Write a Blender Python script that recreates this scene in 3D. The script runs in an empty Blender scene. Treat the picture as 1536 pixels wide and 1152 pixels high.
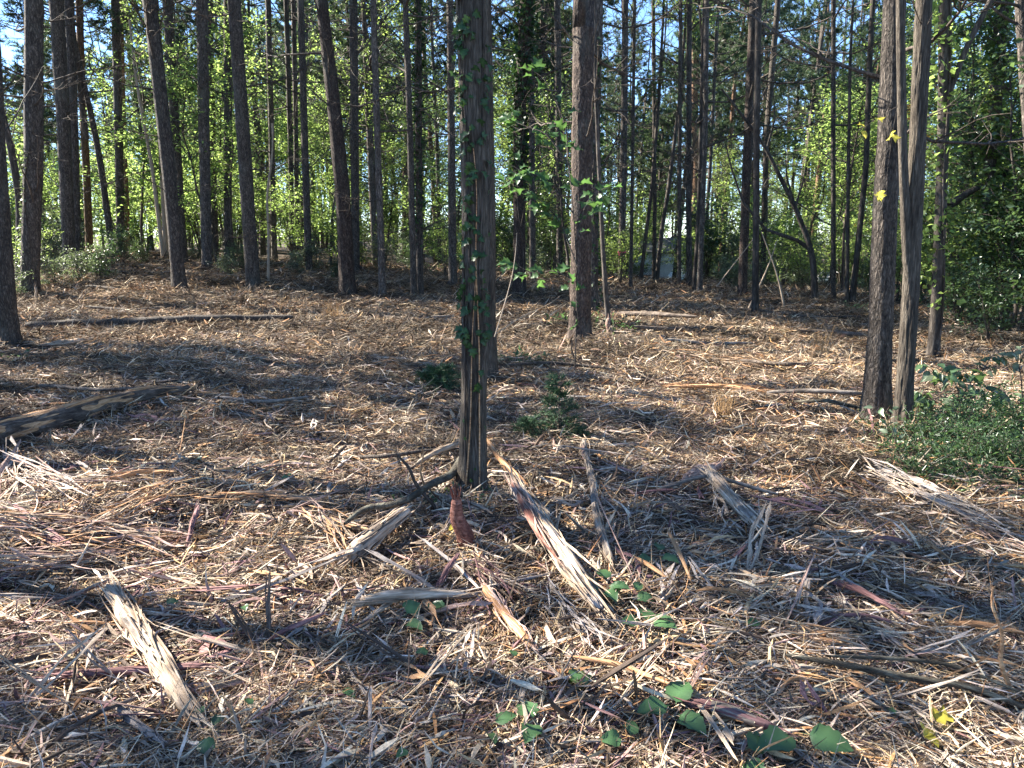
import bpy, math, random
import numpy as np
from mathutils import Vector, Matrix

SC = bpy.context.scene
COL = SC.collection
R = math.radians

# ------------------------------------------------------------------ camera, sky, sun, exposure
F_PX, PITCH, CAM_H = 1155.0, R(11.1), 1.6
cam_d = bpy.data.cameras.new('camera'); cam = bpy.data.objects.new('camera', cam_d); COL.objects.link(cam)
cam.location = (0, 0, CAM_H); cam.rotation_euler = (R(90) - PITCH, 0, 0)
cam_d.sensor_fit = 'HORIZONTAL'; cam_d.sensor_width = 36.0; cam_d.lens = 36.0 * F_PX / 1536.0
cam_d.clip_start = 0.05; cam_d.clip_end = 2000
SC.camera = cam

SUN_EL, SUN_AZ = R(37), R(-66)           # azimuth from +Y towards +X: far left, a little behind the scene
world = bpy.data.worlds.new('World'); SC.world = world; world.use_nodes = True
wn = world.node_tree.nodes; wl = world.node_tree.links
bg = wn['Background']; sky = wn.new('ShaderNodeTexSky'); sky.sky_type = 'NISHITA'
sky.sun_disc = False; sky.sun_elevation = SUN_EL; sky.sun_rotation = SUN_AZ
sky.air_density = .75; sky.dust_density = 0.0; sky.ozone_density = 5.0; sky.altitude = 500
wl.new(sky.outputs[0], bg.inputs[0]); bg.inputs[1].default_value = 0.08
sun_d = bpy.data.lights.new('sun', 'SUN'); sun = bpy.data.objects.new('sun', sun_d); COL.objects.link(sun)
sun_d.energy = 5.0; sun_d.angle = R(0.55); sun_d.color = (1.0, 0.925, 0.81)
sdir = Vector((math.sin(SUN_AZ) * math.cos(SUN_EL), math.cos(SUN_AZ) * math.cos(SUN_EL), math.sin(SUN_EL)))
sun.rotation_euler = sdir.to_track_quat('Z', 'Y').to_euler(); sun.location = sdir * 60
SC.view_settings.view_transform = 'Standard'; SC.view_settings.look = 'None'
SC.view_settings.gamma = 1.0; SC.view_settings.use_curve_mapping = False
SC.view_settings.exposure = 2.55
SC.render.engine = 'CYCLES'
cy = SC.cycles
cy.max_bounces = 5; cy.diffuse_bounces = 3; cy.glossy_bounces = 2; cy.transmission_bounces = 3
cy.use_denoising = True; cy.caustics_reflective = False; cy.caustics_refractive = False

# ------------------------------------------------------------------ noise and terrain
def _hash(ix, iy, iz, seed):
    h = (ix.astype(np.uint32) * np.uint32(374761393) + iy.astype(np.uint32) * np.uint32(668265263)
         + iz.astype(np.uint32) * np.uint32(2246822519) + np.uint32((seed * 3266489917) & 0xffffffff))
    h = (h ^ (h >> np.uint32(13))) * np.uint32(1274126177)
    return ((h ^ (h >> np.uint32(16))) & np.uint32(0xffffff)).astype(np.float64) / 16777215.0
def noise3(x, y, z=0.0, seed=0):
    x, y, z = np.broadcast_arrays(np.asarray(x, float), np.asarray(y, float), np.asarray(z, float))
    i, j, k = np.floor(x), np.floor(y), np.floor(z)
    fx, fy, fz = x - i, y - j, z - k
    i, j, k = i.astype(np.int64), j.astype(np.int64), k.astype(np.int64)
    fx, fy, fz = [f * f * (3 - 2 * f) for f in (fx, fy, fz)]
    r = 0
    for a in (0, 1):
        for b in (0, 1):
            for c in (0, 1):
                w = (fx if a else 1 - fx) * (fy if b else 1 - fy) * (fz if c else 1 - fz)
                r = r + w * _hash(i + a, j + b, k + c, seed)
    return r * 2 - 1
def sstep(a, b, x):
    t = np.clip((np.asarray(x, float) - a) / (b - a), 0, 1); return t * t * (3 - 2 * t)
MOUNDS = [(-2.45, 4.15, .62, .16), (-1.75, 4.6, .6, .10), (-.35, 3.95, .55, .10), (-1.0, 3.2, .5, .05), (1.3, 4.3, .5, .07), (-2.9, 6.0, .9, .08),
          (1.5, 9.6, 1.0, .14), (-1.0, 8.3, .9, .08), (3.2, 8.6, 1.0, .1), (-4.5, 9.0, 1.4, .12), (0.6, 3.0, .45, .05), (2.2, 12.5, 1.6, .14), (-3, 13.5, 1.6, .12)]
def terr(x, y):
    x = np.asarray(x, float); y = np.asarray(y, float)
    z = sstep(12, 26, y) * (0.25 - 0.45 * np.clip(x / 10, -1.2, 1.1))
    z = z - np.clip(y - 26, 0, 26) * 0.085 * sstep(-7, 1, x) - np.clip(y - 34, 0, 40) * .02
    near = 1 - sstep(30, 60, y)
    z = z + near * (0.05 * noise3(x * .6, y * .6, 0, 1) + .042 * noise3(x * 1.7, y * 1.7, 0, 2) + .022 * noise3(x * 4.5, y * 4.5, 0, 3))
    z = z + 0.4 * noise3(x * .05, y * .05, 0, 4) * sstep(25, 70, np.hypot(x, y))
    for mx, my, mr, ma in MOUNDS:
        z = z + ma * np.exp(-((x - mx) ** 2 + (y - my) ** 2) / mr ** 2)
    return z
CF = np.array([0, math.cos(PITCH), -math.sin(PITCH)]); CU = np.array([0, math.sin(PITCH), math.cos(PITCH)]); CR = np.array([1., 0, 0])
CAMP = np.array([0, 0, CAM_H])
def ray(u, v):
    d = CR * ((u - 768) / F_PX) + CU * ((576 - v) / F_PX) + CF
    return d / np.linalg.norm(d)
def on_ground(u, v):
    d = ray(u, v); t = np.linspace(1.5, 45, 1500)
    P = CAMP[None] + d[None] * t[:, None]; h = P[:, 2] - terr(P[:, 0], P[:, 1])
    k = np.argmax(h < 0) if (h < 0).any() else len(t) - 1
    a = h[k - 1] / (h[k - 1] - h[k]) if k > 0 and h[k] < 0 else 0
    p = P[k - 1] * (1 - a) + P[k] * a
    return np.array([p[0], p[1], float(terr(p[0], p[1]))])
def at_y(u, v, Y):
    d = ray(u, v); return CAMP + d * (Y / d[1])
def m_per_px(P): return float(np.dot(np.asarray(P) - CAMP, CF)) / F_PX

# ------------------------------------------------------------------ materials
def new_mat(name):
    m = bpy.data.materials.new(name); m.use_nodes = True
    nt = m.node_tree; b = nt.nodes['Principled BSDF']; b.inputs['Roughness'].default_value = .85
    b.inputs['Specular IOR Level'].default_value = .25
    return m, nt, nt.nodes, nt.links, b
def ramp(N, stops):
    r = N.new('ShaderNodeValToRGB'); e = r.color_ramp.elements
    while len(e) > len(stops): e.remove(e[-1])
    while len(e) < len(stops): e.new(.5)
    for el, (p, c) in zip(e, stops): el.position = p; el.color = (*c, 1)
    return r
def coords(N, L, scale, kind='Object'):
    t = N.new('ShaderNodeTexCoord'); mp = N.new('ShaderNodeMapping'); mp.inputs['Scale'].default_value = scale
    L.new(t.outputs[kind], mp.inputs[0]); return mp.outputs[0]
def tex_noise(N, L, vec, scale=1, detail=4, rough=.6, dist=0):
    n = N.new('ShaderNodeTexNoise'); L.new(vec, n.inputs['Vector'])
    n.inputs['Scale'].default_value = scale; n.inputs['Detail'].default_value = detail
    n.inputs['Roughness'].default_value = rough; n.inputs['Distortion'].default_value = dist
    return n
def mixc(N, L, fac, a, b, mode='MIX'):
    m = N.new('ShaderNodeMix'); m.data_type = 'RGBA'; m.blend_type = mode
    for s, v in ((m.inputs[0], fac), (m.inputs[6], a), (m.inputs[7], b)):
        if isinstance(v, (int, float)): s.default_value = v
        elif isinstance(v, tuple): s.default_value = (*v, 1)
        else: L.new(v, s)
    return m.outputs[2]
def obj_value(N, L, col, lo=.75, hi=1.25):
    oi = N.new('ShaderNodeObjectInfo'); mr = N.new('ShaderNodeMapRange'); mr.inputs[3].default_value = lo; mr.inputs[4].default_value = hi
    L.new(oi.outputs['Random'], mr.inputs[0]); h = N.new('ShaderNodeHueSaturation'); L.new(mr.outputs[0], h.inputs['Value']); L.new(col, h.inputs['Color'])
    return h.outputs[0]

def bark_pine(name, dark, mid, light, plate=40):
    m, nt, N, L, b = new_mat(name)
    v = coords(N, L, (1, 1, .34))
    wob = tex_noise(N, L, v, 18, 4); ad = N.new('ShaderNodeVectorMath'); ad.operation = 'MULTIPLY_ADD'
    L.new(wob.outputs['Color'], ad.inputs[0]); ad.inputs[1].default_value = (.075,) * 3; L.new(v, ad.inputs[2])
    vo = N.new('ShaderNodeTexVoronoi'); vo.feature = 'DISTANCE_TO_EDGE'; vo.inputs['Scale'].default_value = plate; L.new(ad.outputs[0], vo.inputs['Vector'])
    cell = N.new('ShaderNodeTexVoronoi'); cell.inputs['Scale'].default_value = plate; L.new(ad.outputs[0], cell.inputs['Vector'])
    bw = N.new('ShaderNodeRGBToBW'); L.new(cell.outputs['Color'], bw.inputs[0])
    n1 = tex_noise(N, L, coords(N, L, (75, 75, 28)), 1, 6, .7)
    n0 = tex_noise(N, L, coords(N, L, (22, 22, 5)), 1, 5, .65, .4)
    r = ramp(N, [(.0, dark), (.22, mid), (.6, light)]); L.new(vo.outputs[0], r.inputs[0])
    r5 = ramp(N, [(.32, dark), (.5, mid), (.7, light)]); L.new(n0.outputs[0], r5.inputs[0])
    c = mixc(N, L, .32, r.outputs[0], r5.outputs[0])
    rc = ramp(N, [(.2, (.7, .7, .7)), (.8, (1.3, 1.3, 1.3))]); L.new(bw.outputs[0], rc.inputs[0]); c = mixc(N, L, 1.0, c, rc.outputs[0], 'MULTIPLY')
    r2 = ramp(N, [(.35, (.4, .4, .4)), (.7, (1.45, 1.45, 1.4))]); L.new(n1.outputs[0], r2.inputs[0])
    c = mixc(N, L, 1.0, c, r2.outputs[0], 'MULTIPLY')
    lich = tex_noise(N, L, coords(N, L, (3, 3, 1.2)), 1, 4)
    r3 = ramp(N, [(.55, (0, 0, 0)), (.72, (.5, .5, .5))]); L.new(lich.outputs[0], r3.inputs[0])
    c = mixc(N, L, r3.outputs[0], c, (.12, .125, .105))
    L.new(obj_value(N, L, c), b.inputs['Base Color'])
    hm = N.new('ShaderNodeMath'); hm.operation = 'MULTIPLY_ADD'; L.new(n0.outputs[0], hm.inputs[0]); hm.inputs[1].default_value = .55; L.new(vo.outputs[0], hm.inputs[2])
    hgt = N.new('ShaderNodeMath'); hgt.operation = 'MULTIPLY_ADD'; L.new(n1.outputs[0], hgt.inputs[0]); hgt.inputs[1].default_value = .35; L.new(hm.outputs[0], hgt.inputs[2])
    bp = N.new('ShaderNodeBump'); bp.inputs['Strength'].default_value = 1; bp.inputs['Distance'].default_value = .022; L.new(hgt.outputs[0], bp.inputs['Height']); L.new(bp.outputs[0], b.inputs['Normal'])
    return m
def bark_strip(name, dark, mid, light, sc=(50, 50, 3.5)):
    m, nt, N, L, b = new_mat(name)
    n1 = tex_noise(N, L, coords(N, L, sc), 1, 5, .65, .6)
    r = ramp(N, [(.28, dark), (.5, mid), (.72, light)]); L.new(n1.outputs[0], r.inputs[0])
    n2 = tex_noise(N, L, coords(N, L, (6, 6, 1.5)), 1, 4)
    r2 = ramp(N, [(.35, (.55, .52, .5)), (.7, (1.25, 1.25, 1.22))]); L.new(n2.outputs[0], r2.inputs[0])
    c = mixc(N, L, 1.0, r.outputs[0], r2.outputs[0], 'MULTIPLY')
    L.new(obj_value(N, L, c, .85, 1.15), b.inputs['Base Color'])
    bp = N.new('ShaderNodeBump'); bp.inputs['Strength'].default_value = 1; bp.inputs['Distance'].default_value = .02; L.new(n1.outputs[0], bp.inputs['Height']); L.new(bp.outputs[0], b.inputs['Normal'])
    return m
def wood(name, dark, mid, light, sc=(5, 90, 90), lo=.75, hi=1.2):
    """fibrous wood, grain along the object's X axis"""
    m, nt, N, L, b = new_mat(name)
    n1 = tex_noise(N, L, coords(N, L, sc), 1, 4, .6, .3)
    r = ramp(N, [(.3, dark), (.48, mid), (.7, light)]); L.new(n1.outputs[0], r.inputs[0])
    n2 = tex_noise(N, L, coords(N, L, (9, 14, 14)), 1, 3)
    r2 = ramp(N, [(.35, (.7, .66, .64)), (.65, (1.1, 1.1, 1.1))]); L.new(n2.outputs[0], r2.inputs[0])
    c = mixc(N, L, 1.0, r.outputs[0], r2.outputs[0], 'MULTIPLY')
    L.new(obj_value(N, L, c, lo, hi), b.inputs['Base Color'])
    bp = N.new('ShaderNodeBump'); bp.inputs['Strength'].default_value = .8; bp.inputs['Distance'].default_value = .006; L.new(n1.outputs[0], bp.inputs['Height']); L.new(bp.outputs[0], b.inputs['Normal'])
    return m
def leaf_mat(name, col, trans, fac=.45, rough=.5, var=.5, sheen=.3):
    m, nt, N, L, b = new_mat(name)
    n = tex_noise(N, L, coords(N, L, (1, 1, 1)), 2.3, 3)
    at = N.new('ShaderNodeAttribute'); at.attribute_name = 'tint'
    r = ramp(N, [(0.0, tuple(c * (1 - var) for c in col)), (.5, col), (1.0, tuple(min(1, c * (1 + var)) for c in col))]); L.new(at.outputs['Fac'], r.inputs[0])
    rt = ramp(N, [(0.0, tuple(c * (1 - var) for c in trans)), (.5, trans), (1.0, tuple(min(1, c * (1 + var)) for c in trans))]); L.new(at.outputs['Fac'], rt.inputs[0])
    c1 = obj_value(N, L, r.outputs[0], .8, 1.2)
    L.new(c1, b.inputs['Base Color']); b.inputs['Roughness'].default_value = rough; b.inputs['Specular IOR Level'].default_value = sheen
    t = N.new('ShaderNodeBsdfTranslucent'); L.new(rt.outputs[0], t.inputs[0])
    mx = N.new('ShaderNodeMixShader'); mx.inputs[0].default_value = fac
    L.new(b.outputs[0], mx.inputs[1]); L.new(t.outputs[0], mx.inputs[2]); L.new(mx.outputs[0], N['Material Output'].inputs['Surface'])
    return m
def attr_wood(name):
    m, nt, N, L, b = new_mat(name)
    at = N.new('ShaderNodeAttribute'); at.attribute_name = 'Col'
    n = tex_noise(N, L, coords(N, L, (70, 70, 70)), 1, 2)
    r = ramp(N, [(.3, (.65, .62, .6)), (.7, (1.2, 1.2, 1.2))]); L.new(n.outputs[0], r.inputs[0])
    c = mixc(N, L, 1.0, at.outputs['Color'], r.outputs[0], 'MULTIPLY')
    tn = N.new('ShaderNodeAttribute'); tn.attribute_type = 'INSTANCER'; tn.attribute_name = 'tone'      # patches of fresher and more rotted mulch
    ms = N.new('ShaderNodeAttribute'); ms.attribute_type = 'INSTANCER'; ms.attribute_name = 'msize'
    gt = N.new('ShaderNodeMath'); gt.operation = 'GREATER_THAN'; gt.inputs[1].default_value = .5; L.new(ms.outputs['Fac'], gt.inputs[0])
    L.new(mixc(N, L, 1.0, c, mixc(N, L, gt.outputs[0], (1., 1., 1.), tn.outputs['Vector']), 'MULTIPLY'), b.inputs['Base Color'])
    return m
def flat(name, col, rough=.6, metal=0):
    m, nt, N, L, b = new_mat(name)
    n = tex_noise(N, L, coords(N, L, (8, 8, 8)), 1, 4); r = ramp(N, [(.3, tuple(c * .82 for c in col)), (.7, tuple(min(1, c * 1.1) for c in col))])
    L.new(n.outputs[0], r.inputs[0]); L.new(r.outputs[0], b.inputs['Base Color'])
    b.inputs['Roughness'].default_value = rough; b.inputs['Metallic'].default_value = metal
    return m

M = {}
M['pine'] = bark_pine('pine_bark', (.024, .02, .017), (.105, .086, .072), (.23, .195, .165), 38)
M['pine_red'] = bark_pine('reddish_pine_bark', (.024, .016, .013), (.092, .066, .053), (.195, .15, .122), 38)
M['pine_far'] = bark_pine('far_pine_bark', (.026, .022, .019), (.12, .10, .086), (.26, .22, .19), 26)
M['tan_bark'] = bark_pine('tan_pine_bark', (.07, .04, .025), (.24, .14, .085), (.38, .24, .15), 26)
M['cedar'] = bark_strip('cedar_bark', (.018, .014, .011), (.075, .063, .05), (.18, .155, .125), (95, 95, 9))
M['smooth'] = bark_strip('grey_smooth_bark', (.022, .019, .016), (.065, .055, .047), (.15, .13, .11), (26, 26, 7))
M['branch'] = bark_strip('dead_branch_bark', (.03, .024, .02), (.085, .07, .058), (.18, .15, .125), (40, 40, 10))
M['log_bark'] = bark_strip('log_bark', (.035, .026, .021), (.125, .098, .078), (.27, .225, .185), (6, 45, 45))
M['grey_bark'] = bark_strip('grey_log_bark', (.06, .05, .042), (.2, .17, .145), (.4, .35, .3), (5, 45, 45))
M['mossy'] = bark_strip('mossy_branch_bark', (.025, .02, .016), (.085, .075, .055), (.19, .19, .15), (12, 50, 50))
M['w_pale'] = wood('pale_split_wood', (.17, .12, .08), (.38, .295, .21), (.58, .48, .37))
M['w_grey'] = wood('weathered_grey_wood', (.16, .13, .11), (.34, .29, .25), (.52, .46, .4))
M['w_tan'] = wood('orange_tan_wood', (.2, .1, .045), (.42, .24, .12), (.58, .38, .22))
M['w_pink'] = wood('pink_heartwood', (.19, .115, .09), (.37, .245, .195), (.57, .44, .36))
M['w_purple'] = wood('purple_heartwood', (.08, .038, .038), (.19, .10, .098), (.31, .185, .17))
M['w_dark'] = wood('dark_bark_wood', (.03, .02, .015), (.09, .064, .048), (.17, .13, .1))
M['w_red'] = wood('red_brown_heartwood', (.06, .022, .016), (.17, .068, .048), (.3, .15, .11))
M['mulch'] = attr_wood('shredded_wood')
M['needle'] = leaf_mat('pine_needles', (.05, .085, .045), (.10, .15, .06), .32, .45)
M['leaf_y'] = leaf_mat('yellow_green_leaves', (.095, .15, .042), (.38, .53, .14), .57, .5)
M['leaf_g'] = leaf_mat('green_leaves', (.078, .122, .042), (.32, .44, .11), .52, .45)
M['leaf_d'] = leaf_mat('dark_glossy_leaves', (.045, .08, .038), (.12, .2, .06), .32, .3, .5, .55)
M['leaf_s'] = leaf_mat('silvery_green_leaves', (.10, .13, .085), (.2, .26, .11), .35, .4, .5, .5)
M['leaf_o'] = leaf_mat('orange_leaves', (.2, .12, .03), (.5, .3, .06), .5)
M['weed'] = leaf_mat('weed_leaves', (.034, .068, .032), (.08, .15, .05), .4, .4, .5)
M['cedar_f'] = leaf_mat('cedar_foliage', (.048, .098, .045), (.09, .17, .06), .2, .5)
M['ivy'] = leaf_mat('ivy_leaf', (.025, .058, .02), (.07, .14, .035), .28, .45, .5, .3)
M['creeper'] = leaf_mat('creeper_leaf', (.05, .105, .042), (.11, .21, .06), .3, .35, .4, .5)
M['maple'] = leaf_mat('maple_leaf', (.036, .078, .028), (.09, .18, .045), .4, .4)
M['yellow'] = leaf_mat('yellow_leaf', (.42, .38, .06), (.6, .55, .1), .45)
M['straw'] = flat('dry_grass', (.36, .23, .11), .8)
M['pole'] = flat('dead_pole_wood', (.36, .28, .2), .8)

gm, nt, N, L, b = new_mat('forest_floor')
n1 = tex_noise(N, L, coords(N, L, (1, 1, 1)), 1.1, 4); n2 = tex_noise(N, L, coords(N, L, (9, 40, 9)), 1, 5, .7, .8); n3 = tex_noise(N, L, coords(N, L, (40, 13, 13)), 1, 5, .7, 1.0)
r1 = ramp(N, [(.3, (.025, .018, .013)), (.5, (.06, .042, .028)), (.7, (.11, .08, .05))]); L.new(n2.outputs[0], r1.inputs[0])
r3 = ramp(N, [(.35, (.02, .014, .01)), (.55, (.07, .05, .033)), (.72, (.18, .13, .085))]); L.new(n3.outputs[0], r3.inputs[0])
c = mixc(N, L, .5, r1.outputs[0], r3.outputs[0]); r4 = ramp(N, [(.35, (.75, .7, .65)), (.65, (1.2, 1.1, 1.0))]); L.new(n1.outputs[0], r4.inputs[0])
L.new(mixc(N, L, 1.0, c, r4.outputs[0], 'MULTIPLY'), b.inputs['Base Color'])
bp = N.new('ShaderNodeBump'); bp.inputs['Distance'].default_value = .03; L.new(n3.outputs[0], bp.inputs['Height']); L.new(bp.outputs[0], b.inputs['Normal'])
M['ground'] = gm

# ------------------------------------------------------------------ mesh helpers
def mesh_np(name, V, quads=None, tris=None, mat=None, smooth=True, col=None, tint=None):
    me = bpy.data.meshes.new(name); V = np.asarray(V, np.float32).reshape(-1, 3)
    parts, starts, pos = [], [], 0
    for F, k in ((quads, 4), (tris, 3)):
        if F is not None and len(F):
            F = np.asarray(F, np.int32).reshape(-1, k); parts.append(F.ravel())
            starts.append(pos + np.arange(len(F), dtype=np.int32) * k); pos += F.size
    idx = np.concatenate(parts); st = np.concatenate(starts)
    me.vertices.add(len(V)); me.vertices.foreach_set('co', V.ravel())
    me.loops.add(len(idx)); me.loops.foreach_set('vertex_index', idx)
    me.polygons.add(len(st)); me.polygons.foreach_set('loop_start', st)
    me.update(calc_edges=True); me.validate()
    me.polygons.foreach_set('use_smooth', np.full(len(me.polygons), bool(smooth)))
    if col is not None:
        a = me.color_attributes.new('Col', 'FLOAT_COLOR', 'POINT')
        a.data.foreach_set('color', np.concatenate([np.asarray(col, np.float32), np.ones((len(V), 1), np.float32)], 1).ravel())
    if tint is not None:
        a = me.attributes.new('tint', 'FLOAT', 'POINT'); a.data.foreach_set('value', np.asarray(tint, np.float32))
    if mat is not None: me.materials.append(mat)
    return me
def link(name, me, parent=None, mtx=None, kind=None):
    o = bpy.data.objects.new(name, me); COL.objects.link(o)
    if parent is not None: o.parent = parent
    if mtx is not None: o.matrix_local = mtx
    if kind: o['kind'] = kind
    return o
def tag(o, label, cat, group=None, kind=None):
    if label: o['label'] = label
    if cat: o['category'] = cat
    if group: o['group'] = group
    if kind: o['kind'] = kind
    return o
def thing(name, loc, label, cat, group=None):
    o = bpy.data.objects.new(name, None); COL.objects.link(o); o.location = tuple(loc); o.empty_display_size = .2
    return tag(o, label, cat, group)
def norm(a): return a / np.maximum(np.linalg.norm(a, axis=-1, keepdims=True), 1e-9)
def frame(d, n=(0, 0, 1), loc=(0, 0, 0), s=(1, 1, 1)):
    """matrix with X along d, Z near n"""
    d = Vector(d).normalized(); n = Vector(n)
    if abs(d.dot(n.normalized())) > .98: n = Vector((1, 0, 0)) if abs(d.x) < .9 else Vector((0, 1, 0))
    y = n.cross(d).normalized(); z = d.cross(y)
    if not isinstance(s, (tuple, list)): s = (s, s, s)
    m = Matrix((d * s[0], y * s[1], z * s[2])).transposed().to_4x4(); m.translation = Vector(loc); return m

def tube(P, r, m=8, disp=None):
    """verts, quads of one swept tube; disp(i_t, theta)->radius factor"""
    P = np.asarray(P, float); n = len(P); r = np.broadcast_to(np.asarray(r, float), (n,))
    T = norm(np.gradient(P, axis=0)); ref = np.array([1., 0, 0]) if abs(T[:, 0]).mean() < .7 else np.array([0, 0, 1.])
    A = norm(np.cross(T, ref)); B = np.cross(T, A)
    th = np.arange(m) / m * 2 * math.pi
    rr = r[:, None] * (np.ones((n, m)) if disp is None else disp(np.arange(n), th))
    V = P[:, None] + rr[..., None] * (A[:, None] * np.cos(th)[None, :, None] + B[:, None] * np.sin(th)[None, :, None])
    i = np.arange(n - 1)[:, None] * m; j = np.arange(m)[None]; j2 = (j + 1) % m
    Q = np.stack([i + j, i + j2, i + m + j2, i + m + j], -1).reshape(-1, 4)
    return V.reshape(-1, 3), Q
def merge(parts):
    Vs, Qs, o = [], [], 0
    for V, Q in parts: Vs.append(V); Qs.append(Q + o); o += len(V)
    return np.concatenate(Vs), np.concatenate(Qs)
def prisms(rng, C, d, Ln, W, T, col, sides=3, prof=(.25, 1, .15), bend=.12, jag=0., grad=.0):
    """many little swept prisms at once: C centres, d unit directions"""
    n, k = len(C), len(prof)
    up = np.array([0, 0, 1.]) + rng.normal(0, .5, (n, 3)); s = norm(np.cross(up, d)); u = np.cross(d, s)
    t = np.linspace(-.5, .5, k)[None] + np.where((np.arange(k) > 0) & (np.arange(k) < k - 1), 1, 0)[None] * rng.uniform(-.5, .5, (n, k)) / k * .8
    pr = np.asarray(prof)[None] * rng.uniform(1 - .4, 1.3, (n, k))
    bs = rng.normal(0, bend, (n, 1)); bu = rng.normal(0, bend * .5, (n, 1)); q = 1 - 4 * t ** 2
    mid = C[:, None] + d[:, None] * (Ln[:, None] * t)[..., None] + s[:, None] * (bs * Ln[:, None] * q)[..., None] + u[:, None] * (bu * Ln[:, None] * q)[..., None]
    ph = np.arange(sides) / sides * 2 * math.pi + (math.pi / 4 if sides == 4 else math.pi / 6)
    cw = np.cos(ph)[None, None] * (W[:, None] * pr)[..., None] / 2; ct = np.sin(ph)[None, None] * (T[:, None] * pr)[..., None] / 2
    V = mid[:, :, None] + s[:, None, None] * cw[..., None] + u[:, None, None] * ct[..., None]
    if jag: V = V + d[:, None, None] * (rng.uniform(-jag, jag, (n, k, sides)) * Ln[:, None, None] / k)[..., None]
    base = np.arange(n)[:, None, None] * (k * sides); a = np.arange(k - 1)[None, :, None] * sides; j = np.arange(sides)[None, None]; j2 = (j + 1) % sides
    Q = np.stack([base + a + j, base + a + j2, base + a + sides + j2, base + a + sides + j], -1).reshape(-1, 4)
    Cc = np.repeat(col, k * sides, 0) if col is not None else None
    return V.reshape(-1, 3), Q, Cc
def leaf_cloud(rng, C, size, fwd=None, droop=.3, aspect=.55):
    """folded diamond leaves: 4 verts, 2 tris each"""
    n = len(C)
    d = norm(rng.normal(0, 1, (n, 3)) * [1, 1, .6] + (0 if fwd is None else fwd * 1.2) - np.array([0, 0, droop]))
    nn = norm(rng.normal(0, .55, (n, 3)) + [0, 0, 1.]); s = norm(np.cross(nn, d)); u = np.cross(d, s)
    size = np.broadcast_to(size, (n,))[:, None] * rng.uniform(.65, 1.3, (n, 1))
    V = np.stack([C, C + d * size * .5 + s * size * aspect * .5 + u * size * .1, C + d * size - u * size * .08, C + d * size * .5 - s * size * aspect * .5 + u * size * .1], 1)
    b0 = np.arange(n)[:, None] * 4
    Tt = np.concatenate([b0 + [0, 1, 2], b0 + [0, 2, 3]], 0)
    return V.reshape(-1, 3), Tt, np.repeat(np.clip(rng.normal(.5, .25, n), 0, 1), 4)
def leaf_mesh(name, mat, lobed=False, aspect=.6, serr=0):
    """one larger leaf, base at 0, pointing along +X, normal +Z, length 1, with a raised blade either side of the midrib"""
    if lobed:
        pts = [(0, 0), (-.08, .22), (.12, .46), (.3, .27), (.55, .55), (.62, .22), (1, 0)]
    elif serr:
        pts = [(0, 0)] + [(t, aspect * .5 * math.sin(math.pi * t ** .75) * (1 + (.09 if i % 2 else -.05))) for i, t in enumerate(np.linspace(.08, .94, 9))] + [(1, 0)]
    else:
        pts = [(0, 0)] + [(t, aspect * .5 * math.sin(math.pi * t ** .72)) for t in (.1, .25, .42, .6, .78, .92)] + [(1, 0)]
    mid = [(p[0] if 0 < i < len(pts) - 1 else p[0], 0) for i, p in enumerate(pts)]
    V, Fq = [], []
    z = lambda x, y: .34 * abs(y) + .07 * math.sin(9 * x + 5 * y) * abs(y) * 2 - .12 * x * x
    for (mx, _), (x, y) in zip(mid, pts):
        V += [(mx, 0, z(mx, 0) ), (x, y, z(x, y)), (x, -y, z(x, -y))]
    for i in range(len(pts) - 1):
        a = 3 * i; b2 = a + 3
        Fq += [(a, b2, b2 + 1, a + 1), (b2, a, a + 2, b2 + 2)]
    V = [(x_ + .0 * y_, y_ * (1 + .12 * math.sin(7 * x_ + 1)), z_ + .05 * math.sin(5 * x_ + 8 * y_)) for x_, y_, z_ in V]
    V.append((-.28, 0, -.05)); V.append((0, .012, 0)); V.append((0, -.012, 0)); k = len(V)
    return mesh_np(name, V, Fq, [(k - 3, k - 2, k - 1)], mat, True, tint=np.concatenate([np.tile([.95, .42, .5], (k - 3) // 3) + .22 * np.sin(np.arange(k - 3) * 2.3), [.9] * 3]).clip(0, 1))

# ------------------------------------------------------------------ ground
g = np.concatenate([[0], np.cumsum(.05 * 1.028 ** np.arange(250))]); g = g[g < 320]
gx = np.concatenate([-g[::-1], g[1:]]); gy = np.concatenate([-g[::-1][: 200 + 0][-150:], 1.5 + np.concatenate([[0], np.cumsum(.05 * 1.014 ** np.arange(330))])]); gy = np.unique(np.round(gy, 4)); gy = gy[gy < 330]
X, Y = np.meshgrid(gx, gy); Zg = terr(X, Y); nx, ny = len(gx), len(gy)
i = np.arange(ny - 1)[:, None] * nx; j = np.arange(nx - 1)[None]
Qg = np.stack([i + j, i + j + 1, i + nx + j + 1, i + nx + j], -1).reshape(-1, 4)
link('ground', mesh_np('ground', np.stack([X, Y, Zg], -1), Qg, None, M['ground']), kind='structure')

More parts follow.
